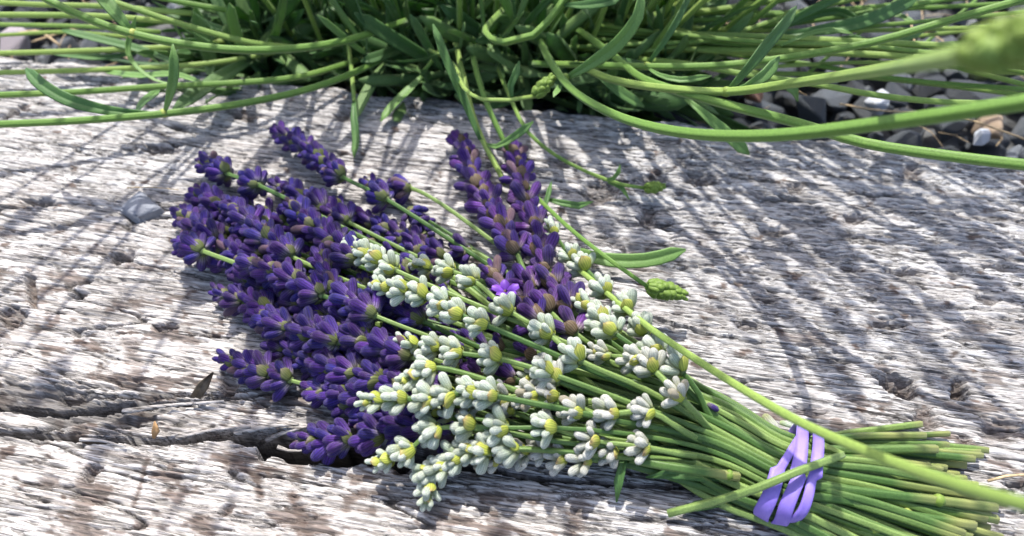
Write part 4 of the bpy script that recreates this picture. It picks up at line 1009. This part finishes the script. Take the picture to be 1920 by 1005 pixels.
# middle shoots coming over the far edge
s = bstem([(850, 60, 14), (868, 140, 18), (895, 240, 12), (948, 345, 5)], 2.0)
lf([(900, 262, 12), (866, 180, 24), (835, 110, 34), (812, 45, 42)], .0046, s, roll=.5)
lf([(905, 270, 10), (930, 275, 12), (970, 252, 18), (1000, 228, 22)], .0028, s, roll=.1)
s = bstem([(880, 60, 14), (895, 140, 20), (915, 200, 16), (955, 285, 7)], 1.9)
s = bstem([(800, 90, 20), (850, 120, 24), (870, 165, 28), (905, 187, 30), (955, 188, 31), (1005, 180, 32)], 1.5, 'thin curved shoot ending in a small pale green bud')
bud_spike(s, P(1003, 180, 32), P(1034, 146, 37), .0022, 7, 1)
lf([(960, 188, 31), (957, 160, 35), (968, 135, 38), (974, 114, 40)], .0030, s, roll=.4)
s = bstem([(930, 120, 10), (960, 190, 14), (990, 248, 12), (1040, 290, 9), (1100, 322, 7), (1170, 347, 6), (1212, 353, 5)], 1.5, 'thin shoot drooping onto the timber with a closed green bud')
bud_spike(s, P(1208, 353, 5), P(1240, 350, 6), .0019, 6, 2)
lf([(1130, 338, 6), (1150, 335, 8), (1160, 322, 11), (1163, 308, 13)], .0018, s, roll=.3)
lf([(1140, 342, 6), (1165, 350, 5), (1180, 374, 3)], .0022, s, roll=.1)
s = bstem([(950, 300, 3), (985, 345, 6), (1025, 388, 11), (1080, 438, 17), (1150, 492, 20), (1218, 540, 16)], 1.5, 'thin stem leaning over the bunch with a lime green spike at its tip')
bud_spike(s, P(1214, 537, 16), P(1284, 553, 13), .0026, 9, 3)
lf([(1020, 372, 7), (1050, 380, 8), (1085, 386, 6), (1112, 378, 6)], .0026, s, roll=.1)
lf([(1018, 400, 8), (1025, 375, 10), (1034, 340, 12)], .0020, s, roll=.3)
lf([(1075, 470, 4), (1130, 486, 5), (1210, 488, 7), (1286, 468, 9)], .0048, s, roll=.1, base=.6)
s = bstem([(650, 60, 12), (660, 140, 14), (664, 190, 12)], 1.6)
lf([(664, 185, 12), (664, 220, 10), (668, 260, 6), (664, 296, 3)], .0036, s, roll=.3)
s = bstem([(860, 30, 14), (820, 100, 14), (790, 140, 10)], 1.8)
lf([(795, 140, 10), (765, 170, 8), (735, 200, 5), (714, 228, 3)], .0044, s, roll=.2)
s = bstem([(940, 20, 30), (910, 60, 36), (945, 80, 40), (1000, 66, 44), (1050, 10, 52), (1075, -30, 58)], 2.4, 'pale bent stem curving up out of the middle of the bush')
lf([(1055, 8, 52), (1090, 10, 54), (1150, 0, 58), (1180, -20, 60)], .0034, s, roll=.2)

# leafy shoots filling the bush: shared leaf meshes
def leaf_proto(seed):
    rd = random.Random(seed); L = 1.0; bend = rd.uniform(-.25, .35); side = rd.uniform(-.15, .15)
    pts = [Vector((side * f * f, bend * f * f, f)) for f in (0, .25, .5, .75, 1)]
    V, F = leaf_geo(pts, rd.uniform(.095, .135), rd.uniform(-.3, .3), nrm=Vector((0, -1, 0)), step=.11, thick=.25)
    return mesh('leaf', V, F, M_FOL)
LEAVES = [leaf_proto(s) for s in range(8)]
LV = [(np.array([v.co[:] for v in m.vertices]), [tuple(p.vertices) for p in m.polygons]) for m in LEAVES]
fill = []           # (pos, quat, length, width factor)
rd = random.Random(77)
shoots = []
for k in range(125):
    # root line follows the far side of the timber
    px = rd.uniform(330, 1190); back = abs(rd.gauss(0, .05)) + .002
    b0 = ORG + EV * ((P(px, 170) - ORG).dot(EV)) - NV * (.022 + back)
    b0.z = -.03
    out = Vector(((px - 780) / 700 * .8 + rd.uniform(-.5, .5), rd.uniform(-.6, .25) - .05, rd.uniform(.45, 1.0))).normalized()
    L = rd.uniform(.03, .07)
    if px < 480 or px > 1080: L *= .75
    pts = [b0, b0 + out * L * .5 + Vector((0, 0, .004)), b0 + out * L + Vector((rd.uniform(-.01, .01), rd.uniform(-.01, 0), -.002))]
    shoots.append(pts)
    nl = int(L / .0085)
    ph = rd.uniform(0, 6.28)
    for i in range(1, nl + 1):
        f = i / nl; p = pts[0].lerp(pts[1], f * 2) if f < .5 else pts[1].lerp(pts[2], f * 2 - 1)
        for sgn in (0, math.pi):
            a = ph + i * 1.57 + sgn + rd.uniform(-.3, .3)
            u = out.orthogonal().normalized(); v = out.cross(u)
            d = (out * rd.uniform(.35, .95) + (u * math.cos(a) + v * math.sin(a)) * rd.uniform(.6, 1.0)).normalized()
            if f > .85: d = (d + out).normalized()
            ln = rd.uniform(.026, .052) * (1 - .3 * (f > .85))
            e = p + d * ln
            # leaves keep clear of the timber top
            wz = wood_z(e)
            if wz is not None and e.z < wz + .002:
                e.z = wz + .003; d = (e - p).normalized()
            fill.append((p, d, ln, rd.uniform(.85, 1.35), rd.uniform(0, 6.28), rd.randrange(8)))
def vis_key(it):
    m = it[0] + it[1] * it[2] * .5; q = project(m)
    if q is None: return 9
    inside = -40 < q[0] < 1960 and -40 < q[1] < 1045
    return q[2] + (0 if inside else 5)
fill.sort(key=vis_key)
SH = obj_shoot = None
allV, allF = [], []
for pts in shoots:
    V, F, _ = tube(pts, [.0013, .0011, .0008], .008, 6, 0)
    n0 = len(allV); allV += V; allF += [tuple(n0 + i for i in f) for f in F]
o = obj('woody_shoots', allV, allF, M_FOL, bush); tag(o, kind='stuff')
for (p, d, ln, wf, a, vi) in fill[:290]:
    o = bpy.data.objects.new('leaf', LEAVES[vi]); o.rotation_mode = 'QUATERNION'
    o.rotation_quaternion = Quaternion(d.to_track_quat('Z', 'Y')) @ Quaternion((0, 0, 1), a); o.scale = (ln * wf, ln * wf, ln)
    o.location = p - WL[bush]; link(o, bush)
allV, allF = [], []
for (p, d, ln, wf, a, vi) in fill[290:]:
    q = np.array((Quaternion(d.to_track_quat('Z', 'Y')) @ Quaternion((0, 0, 1), a)).to_matrix())
    v = (LV[vi][0] * np.array([ln * wf, ln * wf, ln])) @ q.T + np.array(p); n0 = len(allV)
    allV += v.tolist(); allF += [tuple(n0 + i for i in f) for f in LV[vi][1]]
o = obj('foliage', allV, allF, M_FOL, bush); tag(o, kind='stuff')

# tall flower stalks standing above the picture: their shadows stripe the timber
STALKS = []
for k in range(95):
    f = rd.random() ** .75
    x0 = -.13 + .30 * f + rd.uniform(-.02, .02)
    b0 = ORG + EV * (x0 * (.42 if x0 > 0 else .8) - .01) - NV * (.03 + abs(rd.gauss(0, .035))); b0.z = -.02
    lean = Vector((x0 * (4.2 if x0 > 0 else 2.4) + rd.uniform(-.22, .26), rd.uniform(-.42, .05), 1)).normalized()
    STALKS.append((b0, lean, rd.uniform(.18, .40)))
for (b0, lean, L) in STALKS:
    bow = Vector((lean.x * .12, -.02, 0)) * L
    pts = [b0, b0 + lean * L * .35, b0 + lean * L * .7 + bow * .5, b0 + lean * L + bow * 1.4]
    if any((q := project(p)) and -60 < q[0] < 1980 and 10 < q[1] < 1060 for p in pts[1:]): continue
    V, F, _ = tube(pts, [.0012, .0011, .0010, .0008], .012, 8, .1)
    s = obj('flower_stalk', V, F, M_BSTEM, bush)
    bud_spike(s, pts[3], pts[3] + (pts[3] - pts[2]).normalized() * .018, .0022, 5, 8)
    for j in range(1 if rd.random() < .35 else 0):
        p = pts[1].lerp(pts[2], rd.uniform(-.3, .9)); d = (lean + Vector((rd.uniform(-.9, .9), rd.uniform(-.5, .5), .1))).normalized()
        for sg in (1, -1):
            o = bpy.data.objects.new('leaf', rd.choice(LEAVES)); o.rotation_mode = 'QUATERNION'
            dd = Vector((d.x * sg, d.y * sg, d.z)).normalized(); ln = rd.uniform(.025, .045)
            o.rotation_quaternion = Quaternion(dd.to_track_quat('Z', 'Y')); o.scale = (ln, ln, ln); o.location = p - WL[s]; link(o, s)

# ------------------------------------------------------------------ gravel behind the timber
def stone_mesh(seed, mat, npts=16, flat=.7):
    rd = random.Random(seed); bm = bmesh.new()
    for i in range(npts):
        v = Vector((rd.gauss(0, 1), rd.gauss(0, 1), rd.gauss(0, 1))).normalized() * rd.uniform(.82, 1.08)
        bm.verts.new((v.x * rd.uniform(.9, 1.1), v.y * .8, v.z * flat))
    r = bmesh.ops.convex_hull(bm, input=bm.verts)
    bmesh.ops.delete(bm, geom=[v for v in bm.verts if not v.link_faces], context='VERTS')
    bmesh.ops.bevel(bm, geom=list(bm.edges), offset=.045, segments=1, affect='EDGES', profile=.6)
    me = bpy.data.meshes.new('gravel_stone'); bm.to_mesh(me); bm.free(); me.materials.append(mat)
    return me
STONES = [stone_mesh(s, M_STONE) for s in range(14)]
SV = [(np.array([v.co[:] for v in m.vertices]), [tuple(p.vertices) for p in m.polygons]) for m in STONES]
cand = []
step = 16.0
for i in range(-30, 39):
    for j in range(0, 29):
        s_ = i * step + rd.uniform(-5, 5) + (j % 2) * 6; t_ = -8 - j * step + rd.uniform(-5, 5)
        size = rd.uniform(.0075, .0132) * (1.25 if rd.random() < .15 else 1)
        p = ORG + EV * (s_ * .001) + NV * (t_ * .001); p.z = -.031 + rd.uniform(-.005, .007)
        cand.append((p, size, rd.randrange(14), (rd.uniform(-.6, .6), rd.uniform(-.6, .6), rd.uniform(0, 6.28))))
def seen(c):
    q = project(c[0])
    return q is not None and -30 < q[0] < 1950 and -20 < q[1] < 300 and (q[0] > 1130 or q[0] < 330)
vis = [c for c in cand if seen(c)]; rest = [c for c in cand if not seen(c)]
vis.sort(key=lambda c: (c[0] - CAMP).length); rest += vis[290:]; vis = vis[:290]
SPECIAL = [((1650, 192), STONES and M_PALE, 'bright white-blue stone among the dark gravel behind the timber', .0085), ((1838, 258), M_PALE, 'small pale grey-blue stone by the far edge of the timber at right', .0055),
           ((1862, 238), M_TAN, 'tan stone among the dark gravel near the right edge', .0105), ((1415, 178), M_RUST, 'rusty brown stone among the dark gravel under the stems', .0065),
           ((30, 78), M_MAUVE, 'mauve-grey stone at the far left edge behind the timber', .011)]
for (px, py), mt, lab, sz in SPECIAL:
    o = bpy.data.objects.new('gravel_stone', stone_mesh(hash(lab) % 97 + 200 if False else int(px) % 89 + 200, mt)); p = P(px, py, -20); o.location = p; o.scale = (sz,) * 3
    o.rotation_euler = (.3, .2, px); link(o); tag(o, lab, 'stone')
    vis = [c for c in vis if (c[0] - p).length > sz * 1.3]
for (p, size, k, rot) in vis:
    o = bpy.data.objects.new('gravel_stone', STONES[k]); o.location = p; o.rotation_euler = rot; o.scale = (size,) * 3; link(o)
    tag(o, 'dark slate-grey angular gravel stone in the bed behind the timber', 'stone', 'dark gravel stones behind the timber')
def stones_joined(lst, name):
    V, F = [], []
    from mathutils import Euler
    for (p, size, k, rot) in lst:
        m = np.array(Euler(rot).to_matrix()); v = (SV[k][0] * size) @ m.T + np.array(p); n0 = len(V); V += v.tolist(); F += [tuple(n0 + i for i in f) for f in SV[k][1]]
    o = obj(name, V, F, M_STONE, None, (0, .15, -.03), smooth=False); tag(o, 'dark slate gravel bed under and beyond the bush', 'gravel', None, 'stuff')
chips = []
for i in range(2600):
    s_ = rd.uniform(-480, 600); t_ = -rd.uniform(4, 460)
    p = ORG + EV * (s_ * .001) + NV * (t_ * .001); p.z = -.037 + rd.uniform(-.003, .004)
    chips.append((p, rd.uniform(.003, .007), rd.randrange(14), (rd.uniform(0, 6), rd.uniform(0, 6), rd.uniform(0, 6))))
stones_joined(rest + chips, 'gravel_bed')
LVt, LFt = [], []
for i in range(230):
    p = ORG + EV * rd.uniform(-.26, .34) - NV * rd.uniform(.004, .17); p.z = -.021 + rd.uniform(-.004, .005)
    a = rd.uniform(0, 6.28); L = rd.uniform(.006, .028); d = Vector((math.cos(a), math.sin(a), rd.uniform(-.25, .25))) * L
    V, F, _ = tube([p, p + d * .5 + Vector((rd.uniform(-.002, .002), rd.uniform(-.002, .002), .001)), p + d], [rd.uniform(.0001, .00035)] * 3, .004, 5, 0)
    n0 = len(LVt); LVt += V; LFt += [tuple(n0 + q for q in f) for f in F]
o = obj('dry_litter', LVt, LFt, M_STRAW, None, (0, .15, -.02)); tag(o, 'thin dry straw litter scattered over the gravel', 'litter', None, 'stuff')

# ------------------------------------------------------------------ small things on the timber
def pebble():
    # a kite-shaped chip: ridge from the far apex to the near edge, as in the photo
    out = [P(262, 357, 2.5), P(308, 393, 1.5), P(256, 414, 1.5), P(222, 391, 1.5)]
    bot = [Vector((p.x, p.y, -.001)) for p in out]
    top = [P(262, 357, 4.5), P(300, 389, 3), P(254, 409, 2.6), P(229, 389, 2.6)]
    mid = P(256, 386, 4.6)
    bm = bmesh.new()
    for p in out + bot + top + [mid, P(250, 402, 3.4), P(276, 388, 4.0)]: bm.verts.new(p)
    bmesh.ops.convex_hull(bm, input=bm.verts)
    bmesh.ops.delete(bm, geom=[v for v in bm.verts if not v.link_faces], context='VERTS')
    bmesh.ops.bevel(bm, geom=list(bm.edges), offset=.0007, segments=3, affect='EDGES', profile=.6)
    org = P(258, 392, 0)
    for v in bm.verts: v.co -= org
    me = bpy.data.meshes.new('pebble'); bm.to_mesh(me); bm.free(); me.materials.append(M_PEBBLE)
    o = bpy.data.objects.new('pebble', me); o.location = org; link(o); tag(o, 'small grey kite-shaped slate chip lying on the timber left of the flowers', 'pebble')
pebble()
def straw(pix, r, label, mat=M_STRAW):
    pts = [P(*p) for p in pix]; V, F, _ = tube(pts, [r] * len(pts), .003, 6, 0)
    o = obj('straw', V, F, mat, None, pts[0]); tag(o, label, 'straw')
straw([(238, 352, 1.5), (280, 351, 2), (335, 356, 1.5)], .0002, 'fine pale straw on the timber just above the slate chip')
straw([(1852, 902, 2.5), (1885, 893, 3.5), (1930, 890, 3)], .0004, 'curved tan straw beside the cut stem ends')
straw([(35, 62, -4), (75, 60, 0), (112, 85, -3)], .0006, 'pale curved dry straw in the gravel at the upper left')
straw([(60, 78, -6), (120, 60, -2), (190, 42, 0)], .0004, 'thin dry straw leaning up in the gravel at left')
straw([(1575, 195, -12), (1640, 206, -8), (1720, 212, -8)], .0004, 'dry straw across the gravel right of the white-blue stone')
straw([(1700, 28, -14), (1712, 60, -6), (1716, 102, -10)], .0004, 'upright dry straw in the gravel at upper right')
straw([(1790, 215, -10), (1850, 235, -6), (1925, 262, -6)], .0004, 'dry straw by the tan stone at right')
leaf_thing('dry_husk', [(288, 822, 1), (292, 808, 3), (290, 790, 5)], .0022, 'orange-brown dry husk standing in the crack at left', M_HUSK, .4, 'husk')
leaf_thing('dead_leaf', [(366, 745, 2), (380, 722, 4.5), (400, 698, 5)], .0040, 'dark dead leaf scrap standing on the timber above the crack', M_DEAD, .9, 'dead leaf', base=.8)
# splinters of the timber in the open crack
def splinter(pix, r):
    pts = [P(*p) for p in pix]; n = len(pts); V, F, _ = tube(pts, [r * (1 - .6 * i / (n - 1)) for i in range(n)], .003, 6, .15)
    inv = Matrix.Rotation(-ANG, 3, 'Z')
    me = mesh('splinter', [inv @ (Vector(v) - ORG) for v in V], F, M_WOOD)
    at = me.attributes.new('wear_shade', 'FLOAT_COLOR', 'POINT'); at.data.foreach_set('color', np.tile(np.array([.1, .3, .3, 1], np.float32), len(V)))
    o = bpy.data.objects.new('splinter', me); link(o, SLEEPER)
splinter([(500, 825, -4), (530, 812, -2), (575, 800, .5)], .0008); splinter([(440, 812, -1), (500, 800, 0), (560, 796, .5)], .0009)
splinter([(150, 824, .5), (190, 826, 1), (235, 838, .8)], .0005); splinter([(330, 822, 0), (400, 806, .5), (470, 800, .5)], .0006)
splinter([(230, 772, .5), (300, 762, 1), (420, 752, .5)], .0008); splinter([(520, 838, -5), (540, 845, -6), (600, 842, -5)], .0006)
bud_spike(CROSS, P(2195, 1004, 112), P(2420, 1045, 120), .0030, 8, 14)
